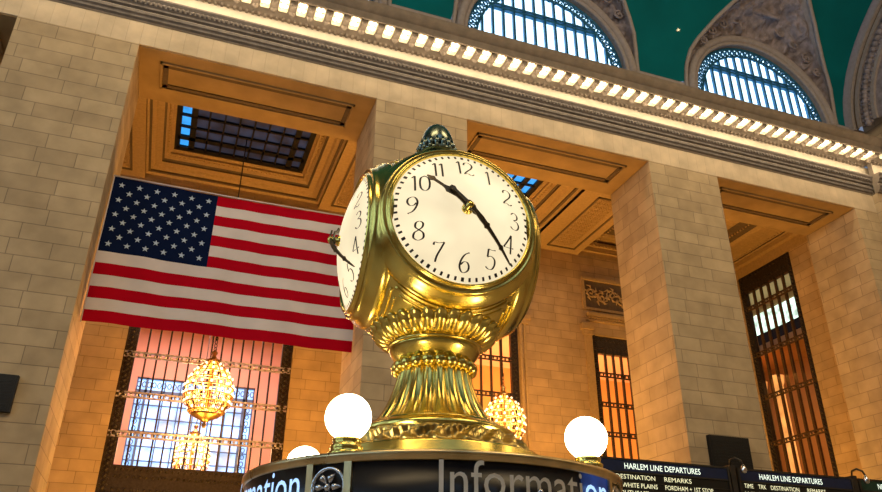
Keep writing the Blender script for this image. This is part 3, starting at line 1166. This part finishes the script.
# wall speakers ------------------------------------------------
for (x0, x1, z0, z1, lab) in ((-5.3, -3.80, 6.22, 7.16, 'flat black wall box low on the left pier'), (17.45, 19.12, 6.35, 7.44, 'flat black wall box low on the right pier')):
    r = empty('wall_speaker', ((x0 + x1) / 2, Y0, z0))
    w, h = x1 - x0, z1 - z0
    mb = MB().box(-w / 2, w / 2, -0.16, 0, 0, h)
    mb.build('cabinet', M['black'], r)
    mb = MB()
    mb.box(-w / 2 + .06, w / 2 - .06, -0.175, -0.16, .06, h - .06)
    for k in range(9):
        mb.box(-w / 2 + .1, w / 2 - .1, -0.185, -0.17, .1 + k * (h - .2) / 9, .13 + k * (h - .2) / 9)
    mb.build('grille', M['black'], r)
    tag(r, lab, 'speaker')


# chandeliers --------------------------------------------------
def chandelier():
    r = empty('chandelier')
    tiers = [(2.25, 0.34, 8), (2.02, 0.58, 12), (1.76, 0.74, 15), (1.48, 0.83, 16), (1.20, 0.84, 16), (0.92, 0.78, 14), (0.66, 0.62, 10), (0.46, 0.3, 6)]
    mb = MB()
    for z, rr, n in tiers:
        mb.tube([(rr * math.cos(q), rr * math.sin(q), z - 0.08) for q in (2 * PI * j / 24 for j in range(24))], 0.025, 5, closed=True)
    mb.lathe([(0.0, 0.0), (0.05, 0.03), (0.09, 0.12), (0.04, 0.2), (0.2, 0.3), (0.46, 0.42), (0.52, 0.5), (0.46, 0.52), (0.1, 0.5), (0.07, 0.8), (0.09, 1.4), (0.07, 2.0), (0.2, 2.35), (0.26, 2.42), (0.12, 2.5), (0.06, 2.62), (0.12, 2.7), (0.05, 2.8), (0, 2.85)], 20)
    mb.build('body', M['gilt'], r)
    mb = MB()
    for k in range(16):
        q = 2 * PI * k / 16
        pts = [(rr * 0.96 * math.cos(q), rr * 0.96 * math.sin(q), z) for z, rr, n in tiers]
        mb.tube([(0.2 * math.cos(q), 0.2 * math.sin(q), 2.42)] + pts, 0.022, 5)
    for k in range(60):
        q = 2 * PI * k / 60
        mb.tube([(0.8 * math.cos(q), 0.8 * math.sin(q), 1.12), (0.55 * math.cos(q), 0.55 * math.sin(q), 0.5)], 0.014, 4)
    mb.build('crystal_strands', M['crystal'], r)
    bm_ = MB().sphere((0, 0, 0), 0.046, 8, 6, 0, 1.25)
    first = None
    for z, rr, n in tiers:
        for k in range(n):
            q = 2 * PI * (k + (0.5 if n % 2 else 0)) / n
            if first is None:
                b = bm_.build('bulb', M['bulb'], r)
                first = b
            else:
                b = first.copy()
                COL.objects.link(b)
                b.parent = r
            b.location = (rr * math.cos(q), rr * math.sin(q), z)
    mb = MB()
    z = 2.84
    while z < 3.3:
        mb.tube([(0.045 * math.cos(q), 0, z + 0.08 * math.sin(q)) for q in (2 * PI * j / 8 for j in range(8))], 0.014, 4, closed=True)
        z += 0.14
    mb.tube([(0, 0, 3.2), (0, 0, 12.0)], 0.022, 6)
    mb.build('chain', M['iron'], r)
    point('chandelier_light', (0, 0, 1.4), 1100, (1.0, 0.50, 0.14), 0.7, r)
    return r


c1 = chandelier()
c1.location = (1.12, 26.9, 7.48)
tag(c1, 'large bulb-covered chandelier hanging under the flag', 'chandelier')
c2 = copy_tree(c1)
c2.location = (12.45, 26.9, 7.40)
tag(c2, 'bulb-covered chandelier half hidden by the clock pedestal', 'chandelier')
c3 = copy_tree(c1)
c3.location = (1.2, 36.8, 7.0)
for ch in c3.children:
    if ch.name.startswith('chain'):
        ch.scale = (1, 1, 8.5 / 12.0)
tag(c3, 'smaller distant chandelier seen through the barred window below the large one', 'chandelier')

# ------------------------------------------------------------------ information booth
AX = Vector((2.37376477, 6.7338578, 0))
AZ = R(19.418)
BR = 1.70
booth = empty('information_booth', AX, -AZ)
tag(booth, 'round information booth with dark sign glass and a bronze rim', 'booth')
mb = MB()
mb.lathe([(0, 0), (BR - 0.02, 0), (BR - 0.02, 0.12), (BR - 0.08, 0.14), (BR - 0.08, 1.05), (BR + 0.03, 1.07), (BR + 0.03, 1.12), (BR - 0.1, 1.13), (BR - 0.1, 1.95), (BR - 0.03, 1.96), (BR - 0.03, 2.02), (BR - 0.06, 2.03), (0.4, 2.03)], 96)
mb.build('base', M['rim'], booth)
mb = MB()
mb.lathe([(BR - 0.06, 2.02), (BR - 0.02, 2.02), (BR - 0.02, 2.65), (BR - 0.06, 2.65)], 128)
mb.build('sign_glass', M['signglass'], booth)
mb = MB()
mb.lathe([(0.0, 2.64), (BR - 0.01, 2.64), (BR + 0.002, 2.65), (BR + 0.004, 2.675), (BR + 0.012, 2.685), (BR + 0.008, 2.713), (BR - 0.04, 2.717), (0.0, 2.717)], 128)
mb.build('rim', M['rim'], booth)
M['roof'] = plain('cream_reflector', (0.62, 0.50, 0.30), 0.5)  # pale roof top added to throw globe light up onto the brass
MB().lathe([(1.06, 2.7175), (1.62, 2.719), (1.62, 2.7185)], 96).build('roof_reflector', M['roof'], booth)
PHI = [-26.9, 63.1, 153.1, 243.1]
for ph in PHI:
    T = Matrix.Rotation(R(ph), 4, 'Z')
    mb = MB()
    mb.T = T
    for a in (-5.6, 5.6):
        mb.T = T @ Matrix.Rotation(R(a), 4, 'Z')
        mb.box(-0.03, 0.03, -BR - 0.004, -BR + 0.08, 2.02, 2.645)
    p = mb.build('pilaster', M['rim'], booth)
    mb = MB()
    mb.T = T
    mb.lathe([(0.12, BR - 0.04), (0.125, BR - 0.01), (0.14, BR), (0.15, BR - 0.01), (0.15, BR - 0.05)], 24, axis='y')
    mb.T = T @ Matrix.Translation((0, 0, 2.47))
    mb.v = [(v[0], v[1], v[2] + 2.47) for v in mb.v]
    for k in range(6):
        q = 2 * PI * k / 6
        pts = [(0.03 * math.cos(q), -BR + 0.02, 0.03 * math.sin(q)), (0.07 * math.cos(q), -BR - 0.01, 0.07 * math.sin(q)), (0.112 * math.cos(q), -BR + 0.025, 0.112 * math.sin(q))]
        mb.tube(pts, [0.012, 0.028, 0.008], 7)
    mb.sphere((0, -BR + 0.01, 0), 0.028, 10, 8)
    mb.build('rosette', M['silver'], p)


def sign_text(word, phi_start, width, cap, z0, mats, split=None, nm='lettering'):
    vs, fs = text_mesh(word, 1.0)
    xs_ = [v[0] for v in vs]
    x0, x1 = min(xs_), max(xs_)
    ymax = max(v[1] for v in vs)
    sx = width / (x1 - x0)
    sy = cap / ymax
    Rr = BR + 0.012
    mb = MB()
    pv = []
    for off in (0, -0.012):
        for x, y in vs:
            ph = R(phi_start) + (x - x0) * sx / BR
            rr = Rr - 0.0 + (0.0 if off == 0 else off)
            pv.append((rr * math.sin(ph), -rr * math.cos(ph), z0 + y * sy))
    mb.v = pv
    for f in fs:
        cx = sum(vs[i][0] for i in f) / len(f)
        mi = 1 if (split is not None and (cx - x0) / (x1 - x0) > split) else 0
        mb.f.append(list(f)); mb.m.append(mi); mb.s.append(False)
    return mb.build(nm, mats, booth, recalc=False)


sign_text('Information', 1.4, 1.54, 0.255, 2.388, [M['letter_grey'], M['letter_blue']], 0.80)
sign_text('Information', -80.0, 1.33, 0.255, 2.388, [M['letter_blue'], M['letter_blue']])
# blue-lit section behind the end of the word
mb = MB()
mb.lathe([(BR - 0.013, 2.03), (BR - 0.013, 2.64)], 12, a0=R(42), a1=R(57))
mb.build('lit_sign_section', M['signblue'], booth)
# silver ornament on the front
mb = MB()
mb.T = Matrix.Rotation(R(26), 4, 'Z') @ Matrix.Translation((0, -BR - 0.06, 2.37))
mb.sphere((0, 0, 0.0), 0.035, 10, 8)
mb.sphere((0.0, 0, 0.07), 0.025, 8, 6)
for a in (-70, -30, 30, 70, 160, 200):
    q = R(a)
    mb.tube([(0, 0, 0), (0.06 * math.sin(q), 0.0, 0.03 * math.cos(q) - 0.01), (0.13 * math.sin(q), 0, 0.02 * math.cos(q) - 0.04)], [0.02, 0.015, 0.006], 6)
mb.tube([(0, 0, 0), (0, 0.07, -0.05)], 0.015, 6)
mb.tube([(0, 0, 0.0), (0, 0.0, -0.25)], 0.014, 6)
mb.build('silver_ornament', M['silver'], booth)


# globe lamps --------------------------------------------------
def globe_lamp():
    r = empty('globe_lamp')
    mb = MB()
    mb.lathe([(0.0, 0.0), (0.14, 0.0), (0.14, 0.03), (0.12, 0.045), (0.125, 0.06), (0.125, 0.085), (0.105, 0.10), (0.11, 0.12), (0.11, 0.14), (0.09, 0.15), (0, 0.15)], 32)
    mb.build('base', M['brass'], r)
    mb = MB()
    mb.sphere((0, 0, 0.31), 0.182, 32, 20)
    mb.build('globe', M['globe'], r)
    return r


g = globe_lamp()
Rg = 1.475
labs = {-26.9: 'lit white globe lamp at the left front of the booth roof', 63.1: 'lit white globe lamp on the booth roof right of the clock base', 243.1: 'lit white globe lamp half hidden at the far left of the booth roof',
        153.1: 'lit white globe lamp behind the clock base'}
for k, ph in enumerate((-26.9, 63.1, 243.1)):
    o = g if k == 0 else copy_tree(g)
    a = R(ph) - AZ
    o.location = (AX.x + Rg * math.sin(a), AX.y - Rg * math.cos(a), 2.72)
    tag(o, labs[ph], 'lamp', 'globe lamps on the booth')

# ------------------------------------------------------------------ the clock
clock = empty('clock', (AX.x, AX.y, 2.72), -AZ)
tag(clock, 'ball-shaped brass clock with lit round dials on a fluted pedestal', 'clock')
ZC = 5.10 - 2.72
OZ = -2.72


def L(prof):
    return [(r, z + OZ) for r, z in prof]


def densify(prof, n):
    out = []
    for (a, b), (c, d) in zip(prof, prof[1:]):
        for k in range(n):
            out.append((a + (c - a) * k / n, b + (d - b) * k / n))
    out.append(prof[-1])
    return out


def smooth_prof(prof, n=5):
    out = []
    P = [prof[0]] + list(prof) + [prof[-1]]
    for i in range(1, len(P) - 2):
        p0, p1, p2, p3 = P[i - 1], P[i], P[i + 1], P[i + 2]
        for k in range(n):
            t = k / n
            out.append(tuple(0.5 * ((2 * p1[c]) + (-p0[c] + p2[c]) * t + (2 * p0[c] - 5 * p1[c] + 4 * p2[c] - p3[c]) * t * t + (-p0[c] + 3 * p1[c] - 3 * p2[c] + p3[c]) * t ** 3) for c in (0, 1)))
    out.append(prof[-1])
    return out


# plinth ring
mb = MB()
mb.lathe(L([(0, 2.72), (1.04, 2.72), (1.04, 2.80), (1.02, 2.82), (1.02, 2.93), (1.0, 2.95), (0.9, 2.955)]), 96)
mb.build('plinth_ring', M['brass'], clock)
# ornament band with leaf relief
prof = densify([(0.96, 2.945), (0.935, 2.965), (0.88, 3.0), (0.83, 3.06), (0.79, 3.11), (0.765, 3.13)], 5)


def leafband(i, r, z, t):
    v = i / (len(prof) - 1)
    n = 22
    u = (t * n / (2 * PI)) % 1.0 - 0.5
    leaf = math.cos(u * 2 * PI + 2.2 * math.sin(v * 5)) * math.sin(PI * v)
    vein = 0.6 * math.cos(u * 6 * PI + v * 9) * math.sin(PI * v)
    d = 0.030 * leaf + 0.016 * vein
    return r + d, z + d * 0.6


mb = MB()
mb.lathe(L(prof), 416, fn=lambda i, r, z, t: (lambda q: (q[0], q[1]))(leafband(i, r, z, t)))
mb.build('leaf_band', M['brass_old'], clock)
mb = MB()
mb.lathe(L(smooth_prof([(0.77, 3.12), (0.775, 3.15), (0.76, 3.18), (0.71, 3.21), (0.66, 3.225), (0.64, 3.25), (0.60, 3.262)], 4)), 96)
mb.build('torus_moulding', M['brass'], clock)
# fluted flare
prof = smooth_prof([(0.60, 3.255), (0.545, 3.32), (0.475, 3.43), (0.415, 3.57), (0.375, 3.70), (0.36, 3.79), (0.375, 3.86)], 6)
NF = 20


def flute(i, r, z, t):
    a = abs(math.sin(t * NF / 2))
    return r * (0.90 + 0.10 * a ** 0.7), z


mb = MB()
mb.lathe(L(prof), NF * 12, fn=flute)
mb.build('fluted_stem', M['brass'], clock)
# scallop ring of rounded lobes
mb = MB()
for k in range(NF):
    t = 2 * PI * (k + 0.5) / NF
    mb.sphere((0.365 * math.sin(t), -0.365 * math.cos(t), 3.825 + OZ), 0.066, 12, 10, 0, 1.0)
mb.lathe(L([(0.34, 3.78), (0.38, 3.80), (0.38, 3.86), (0.33, 3.9)]), 64)
mb.build('scallop_ring', M['brass'], clock)
mb = MB()
mb.lathe(L(smooth_prof([(0.33, 3.86), (0.36, 3.88), (0.40, 3.92), (0.44, 3.97), (0.455, 4.005), (0.452, 4.02)], 4)), 96)
mb.lathe(L([(0.452, 4.02), (0.47, 4.025), (0.475, 4.04), (0.47, 4.055), (0.44, 4.06), (0.36, 4.065), (0.2, 4.07)]), 96)
mb.build('bulb_neck', M['brass'], clock)
MB().lathe(L([(0.40, 4.055), (0.41, 4.10), (0.41, 4.14)]), 64).build('dark_neck', M['iron'], clock)
# fluted cup
prof = smooth_prof([(0.43, 4.055), (0.49, 4.055), (0.55, 4.08), (0.61, 4.13), (0.65, 4.18), (0.665, 4.205), (0.65, 4.225), (0.57, 4.215)], 5)
NC = 30


def cup(i, r, z, t):
    a = abs(math.sin(t * NC / 2))
    v = i / (len(prof) - 1)
    return r * (0.915 + 0.085 * a ** 0.8) , z + 0.022 * (a if v > 0.5 else 0)


mb = MB()
mb.lathe(L(prof), NC * 12, fn=cup)
mb.build('fluted_cup', M['brass'], clock)
# body
RB = 1.075
mb = MB()
mb.sphere((0, 0, 0), RB, 192, 128)
cl = []
for v in mb.v:
    v = Vector(v)
    for ph in (16.6, -73.4, 106.6, 196.6):
        d = Vector((math.sin(R(ph)), -math.cos(R(ph)), 0))
        q = v.dot(d)
        if q > 0.68: v -= d * (q - 0.68)
    cl.append((v.x, v.y, v.z + ZC))
mb.v = cl
mb.lathe([(0.30, ZC + 1.0), (0.26, ZC + 1.045), (0.2, ZC + 1.07), (0.18, ZC + 1.12)], 48)
mb.build('ball_body', M['brass'], clock)

HS = 1.03
RD = 0.685
QD = 0.83
DOME = 0.175


def dome(r):
    return QD + DOME * max(0, (1 - (r / RD) ** 2))


CAT = {
    '0': [[(.3, 1), (.12, .85), (.07, .5), (.12, .15), (.3, 0), (.48, .15), (.53, .5), (.48, .85), (.3, 1)]],
    '1': [[(.3, 0), (.3, .5), (.3, 1)], [(.3, 1), (.16, .86)]],
    '2': [[(.08, .75), (.13, .93), (.30, 1), (.48, .9), (.52, .72), (.42, .5), (.2, .25), (.05, .04)], [(.05, .04), (.25, .09), (.42, .0), (.58, .1)]],
    '3': [[(.1, .86), (.28, 1), (.47, .88), (.46, .66), (.26, .54)], [(.26, .54), (.48, .46), (.56, .24), (.44, .03), (.22, 0), (.06, .12)]],
    '4': [[(.44, 0), (.44, .5), (.44, 1)], [(.44, 1), (.25, .65), (.03, .3)], [(.03, .3), (.3, .3), (.6, .32)]],
    '5': [[(.54, .98), (.35, .95), (.16, .98)], [(.16, .98), (.13, .58)], [(.13, .58), (.33, .64), (.52, .5), (.54, .25), (.42, .03), (.22, 0), (.07, .1)]],
    '6': [[(.50, .98), (.28, .85), (.12, .58), (.07, .28), (.17, .05), (.33, 0), (.50, .12), (.53, .32), (.42, .5), (.25, .5), (.12, .36)]],
    '7': [[(.06, .82), (.10, .96), (.3, .93), (.56, .98)], [(.56, .98), (.40, .62), (.26, .3), (.2, 0)]],
    '8': [[(.3, .54), (.13, .68), (.14, .9), (.3, 1), (.46, .9), (.45, .70), (.3, .54), (.1, .38), (.08, .13), (.3, 0), (.52, .13), (.5, .38), (.3, .54)]],
    '9': [[(.10, .02), (.32, .15), (.48, .42), (.53, .72), (.43, .95), (.27, 1), (.10, .88), (.07, .68), (.18, .5), (.35, .5), (.48, .64)]],
}


def spline(pts, n=6):
    return smooth_prof(pts, n)


def glyph(mb, ch, ox, oz, w, h):
    for stroke in CAT[ch]:
        sp = [(ox + p[0] * w, oz + p[1] * h) for p in spline(stroke, 6)]
        n = len(sp)
        lv = []
        for i, p in enumerate(sp):
            a, b = sp[max(0, i - 1)], sp[min(n - 1, i + 1)]
            dx, dz = b[0] - a[0], b[1] - a[1]
            l = math.hypot(dx, dz) or 1
            dx /= l; dz /= l
            wd = (0.026 + 0.080 * abs(dz) ** 1.5) * h * 0.5
            if ch != '1' and (i < 2 or i > n - 3): wd = max(wd, 0.035 * h)
            for sg in (-1, 1):
                X, Z = p[0] - dz * wd * sg, p[1] + dx * wd * sg
                lv.append((X, -(dome(math.hypot(X, Z)) + 0.006), Z))
        mb.add(lv, [(2 * i, 2 * i + 1, 2 * i + 3, 2 * i + 2) for i in range(n - 1)])


def hand_mesh(ang, length, tail, w, lift, orn):
    """ornate hand following the dome"""
    mb = MB()
    sa, ca = math.sin(R(ang)), math.cos(R(ang))
    prof = [(-tail, w * .5), (-tail + .03, w * 1.1), (-tail + .07, w * .5), (-tail * .5, w * .5), (-.05, w * .6), (-.03, w * 1.3), (.03, w * 1.4), (.06, w * .9)]
    for f, g_ in orn:
        prof.append((length * f, w * g_))
    prof.append((length, w * .12))
    vs = []
    for s_, wd in prof:
        for sg in (-1, 1):
            X = s_ * sa + sg * wd * ca
            Z = s_ * ca - sg * wd * sa
            r = abs(s_)
            q = dome(r) + lift + 0.02 - 0.03 * (r / RD)
            vs.append((X, -q, Z))
    n = len(vs)
    vs += [(x, y + 0.014, z) for x, y, z in vs]
    fs = []
    for i in range(len(prof) - 1):
        a = 2 * i
        fs += [(a, a + 1, a + 3, a + 2), (n + a, n + a + 2, n + a + 3, n + a + 1), (a, a + 2, n + a + 2, n + a), (a + 1, n + a + 1, n + a + 3, a + 3)]
    mb.add(vs, fs)
    return mb


ORN_H = [(.2, .7), (.3, .55), (.42, 1.1), (.5, 1.5), (.56, .8), (.62, .5), (.82, .5), (.88, 1.2), (.93, .6)]
ORN_M = [(.15, .9), (.25, 1.15), (.34, 1.0), (.38, 1.5), (.41, .8), (.6, .65), (.7, .6), (.73, 1.1), (.77, .5), (.93, .35)]
for ph in (16.6, -73.4, 106.6, 196.6):
    T = Matrix.Translation((0, 0, ZC)) @ Matrix.Rotation(R(ph), 4, 'Z') @ Matrix.Scale(HS, 4)
    mb = MB()
    mb.T = T
    pr = [(0.668, 0.80), (0.681, 0.845), (0.69, 0.865), (0.70, 0.867), (0.708, 0.85), (0.716, 0.825), (0.735, 0.815), (0.745, 0.825), (0.758, 0.825), (0.768, 0.80),
          (0.778, 0.765), (0.805, 0.748), (0.818, 0.715), (0.835, 0.70), (0.845, 0.665), (0.85, 0.62), (0.83, 0.60)]
    mb.lathe(pr, 96, axis='y')
    for rr_, tr in ((0.868, 0.016), (0.895, 0.010)):
        for c0 in (0, PI):
            pts = []
            rb = RB / HS
            lim = math.asin(math.sqrt(rb * rb - rr_ * rr_) / rr_)
            lim -= 0.05
            for k in range(31):
                a = c0 - lim + 2 * lim * k / 30
                pts.append((rr_ * math.sin(a), -math.sqrt(rb * rb - rr_ * rr_), rr_ * math.cos(a)))
            mb.tube(pts, tr, 8)
    bez = mb.build('bezel', M['brass'], clock)
    mb = MB()
    mb.T = T
    rr = [RD * k / 14 for k in range(15)]
    mb.lathe([(r, dome(r)) for r in rr], 72, axis='y')
    dial = mb.build('dial', M['dial'], clock)
    for h_ in range(1, 13):
        mb = MB()
        mb.T = T
        a = R(h_ * 30)
        cx, cz = 0.50 * math.sin(a), 0.50 * math.cos(a)
        s_ = str(h_)
        hh = 0.178
        ww = 0.19
        adv = 0.6 * ww * 1.0
        if len(s_) == 2:
            adv = 0.088 if s_ != '11' else 0.062
        tot = adv * (len(s_) - 1)
        for i, ch in enumerate(s_):
            glyph(mb, ch, cx - tot / 2 + i * adv - 0.3 * ww, cz - hh / 2, ww, hh)
        mb.build('numeral', M['ink'], dial, recalc=False)
    mb = MB()
    mb.T = T
    for k in range(60):
        a = R(k * 6)
        big = 0.0145 if k % 5 == 0 else 0.011
        q = []
        for (dr, dt) in ((-0.017, -big), (0.017, -big), (0.017, big), (-0.017, big)):
            r = 0.645 + dr
            X = r * math.sin(a) + dt * math.cos(a)
            Z = r * math.cos(a) - dt * math.sin(a)
            q.append((X, -(dome(math.hypot(X, Z)) + 0.005), Z))
        mb.add(q, [(0, 1, 2, 3)])
    mb.build('minute_marks', M['ink'], dial, recalc=False)
    mb = hand_mesh(311.4, 0.50, 0.10, 0.024, 0.05, ORN_H)
    mb.v = [tuple(T @ Vector(v)) for v in mb.v]
    mb.build('hour_hand', M['hand'], clock)
    mb = hand_mesh(136.5, 0.645, 0.26, 0.023, 0.08, ORN_M)
    mb.v = [tuple(T @ Vector(v)) for v in mb.v]
    mb.build('minute_hand', M['hand'], clock)
    mb = MB()
    mb.T = T
    mb.lathe([(0.055, dome(0) - 0.005), (0.055, dome(0) + 0.02), (0.035, dome(0) + 0.03), (0.035, dome(0) + 0.10), (0.02, dome(0) + 0.115), (0, dome(0) + 0.12)], 20, axis='y')
    mb.build('hub', M['brass'], clock)
# finial
mb = MB()
prof = L([(0.18, 6.18), (0.20, 6.22), (0.15, 6.28), (0.13, 6.34), (0.15, 6.38)])
mb.lathe(prof, 48)
mb.lathe(L(smooth_prof([(0.13, 6.36), (0.165, 6.45), (0.155, 6.57), (0.11, 6.69), (0.05, 6.76), (0.0, 6.78)], 5)), 48)
mb.v = [(v[0] * 1.18, v[1] * 1.18, v[2]) for v in mb.v]
mb.build('acorn', M['finial'], clock)
mb = MB()
for k in range(18):
    t = 2 * PI * k / 18
    mb.tube([(0.15 * math.sin(t), -0.15 * math.cos(t), 6.34 + OZ), (0.185 * math.sin(t), -0.185 * math.cos(t), 6.42 + OZ), (0.175 * math.sin(t), -0.175 * math.cos(t), 6.50 + OZ)], [0.018, 0.03, 0.012], 6)
    mb.sphere((0.205 * math.sin(t), -0.205 * math.cos(t), 6.36 + OZ), 0.022, 6, 5)
mb.lathe(L([(0.15, 6.33), (0.2, 6.34), (0.2, 6.37), (0.15, 6.38)]), 36)
mb.v = [(v[0] * 1.12, v[1] * 1.12, v[2]) for v in mb.v]
mb.build('leaf_collar', M['finial'], clock)

# ------------------------------------------------------------------ departure boards
YBD = 18.0
ZT = 5.64


def put_text(mb, body, x, z, w, h, y, mi=0):
    vs, fs = text_mesh(body, 1.0)
    x0, x1 = min(v[0] for v in vs), max(v[0] for v in vs)
    ym = max(v[1] for v in vs)
    sx = w / (x1 - x0)
    mb.add([(x + (v[0] - x0) * sx, y, z + v[1] * h / ym) for v in vs], fs, mi)


def dep_board(x0, x1, header, hmat, label, tw, rows, tx=None):
    r = empty('departure_board', ((x0 + x1) / 2, YBD, 3.2))
    tag(r, label, 'board', 'departure boards')
    hw = (x1 - x0) / 2
    top = ZT - 3.2
    mb = MB()
    mb.box(-hw, hw, 0.02, 0.4, 0, top)
    mb.build('case', M['board'], r)
    mb = MB()
    mb.box(-hw, hw, -0.02, 0.42, top, top + 0.05)
    for sx in (-hw, hw - 0.07):
        mb.box(sx, sx + 0.07, -0.02, 0.02, 0, top)
    mb.box(-hw + .07, hw - .07, -0.01, 0.02, top - 0.34, top - 0.30)
    for k in range(10):
        z = top - 0.58 - 0.2 * k
        mb.box(-hw + .07, hw - .07, 0.0, 0.02, z - 0.01, z + 0.012)
    mb.build('frame', M['boardframe'], r)
    h_ = MB().box(-hw + 0.07, hw - 0.07, 0.0, 0.02, top - 0.30, top).build('header', hmat, r)
    mb = MB()
    x = (tx if tx is not None else -tw / 2)
    put_text(mb, header, x, top - 0.23, tw, 0.155, -0.006)
    mb.build('lettering', M['btext'], h_, recalc=False)
    for (txt, xx, z, w) in rows:
        mb = MB()
        put_text(mb, txt, xx, top - z, w, 0.12, -0.006)
        mb.build('row_lettering', M['rtext'], r, recalc=False)
    # wall bracket so the case is carried
    mb = MB()
    for sx in (-hw + 0.3, hw - 0.3):
        mb.box(sx - 0.06, sx + 0.06, 0.12, 0.3, -3.2, 0)
    mb.build('post', M['boardframe'], r)
    return r


R1 = [('DESTINATION', -1.55, 0.50, 1.25), ('REMARKS', 0.0, 0.50, 0.9), ('N WHITE PLAINS', -1.55, 0.72, 1.3), ('FORDHAM + 1ST STOP', 0.0, 0.72, 1.6), ('SOUTHEAST', -1.55, 0.92, 1.0), ('WHITE PLAINS', 0.0, 0.92, 1.1), ('11:00  117', -2.2, .72, .55)]
R2 = [('TIME', -2.0, 0.50, 0.32), ('TRK', -1.5, 0.50, 0.28), ('DESTINATION', -1.05, 0.50, 1.05), ('REMARKS', 0.3, 0.50, 0.7), ('11:00', -2.0, 0.72, 0.35), ('117', -1.5, 0.72, 0.24), ('N WHITE PLAINS', -1.05, 0.72, 1.15), ('FORDHAM', 0.3, 0.72, 0.62), ('11:25', -2.0, 0.92, 0.35), ('SOUTHEAST', -1.05, .92, .9)]
R3 = [('TIME', -2.0, 0.50, 0.32), ('TRK', -1.5, 0.50, 0.28), ('DESTINATION', -1.05, 0.50, 1.05)]
b1 = dep_board(10.9, 15.42, 'HARLEM LINE DEPARTURES', M['navy'], 'black departure board with navy header nearest the booth', 2.5, R1, tx=-1.25)
b2 = dep_board(15.72, 20.05, 'HARLEM LINE DEPARTURES', M['navy'], 'second black departure board with navy header left of the green one', 2.35, R2, tx=-1.4)
b3 = dep_board(20.3, 24.6, 'NEW HAVEN LINE DEPARTURES', M['hgreen'], 'black departure board with dark green header cut by the right edge', 2.6, R3, tx=-1.4)
for (x, lab) in ((15.57, 'small hooked lamp and post between the two navy-headed boards'), (20.175, 'small hooked lamp and post between the navy and green boards')):
    r = empty('board_lamp', (x, YBD, 0))
    MB().box(-0.09, 0.09, 0.0, 0.3, 0, ZT + 0.12).build('post', M['boardframe'], r)
    mb = MB()
    mb.tube([(0, 0.1, ZT + 0.1), (-0.05, 0.0, ZT + 0.26), (0.0, -0.14, ZT + 0.3), (0.1, -0.25, ZT + 0.22), (0.14, -0.28, ZT + 0.08)], 0.03, 8)
    mb.build('arm', M['boardframe'], r)
    mb = MB()
    mb.lathe([(0.0, -0.16), (0.07, -0.14), (0.1, -0.06), (0.06, 0.04), (0.03, 0.1), (0, 0.1)], 16)
    mb.v = [(v[0] + 0.14, v[1] - 0.28, v[2] + ZT) for v in mb.v]
    mb.build('lamp_head', M['silver'], r)
    tag(r, lab, 'lamp')
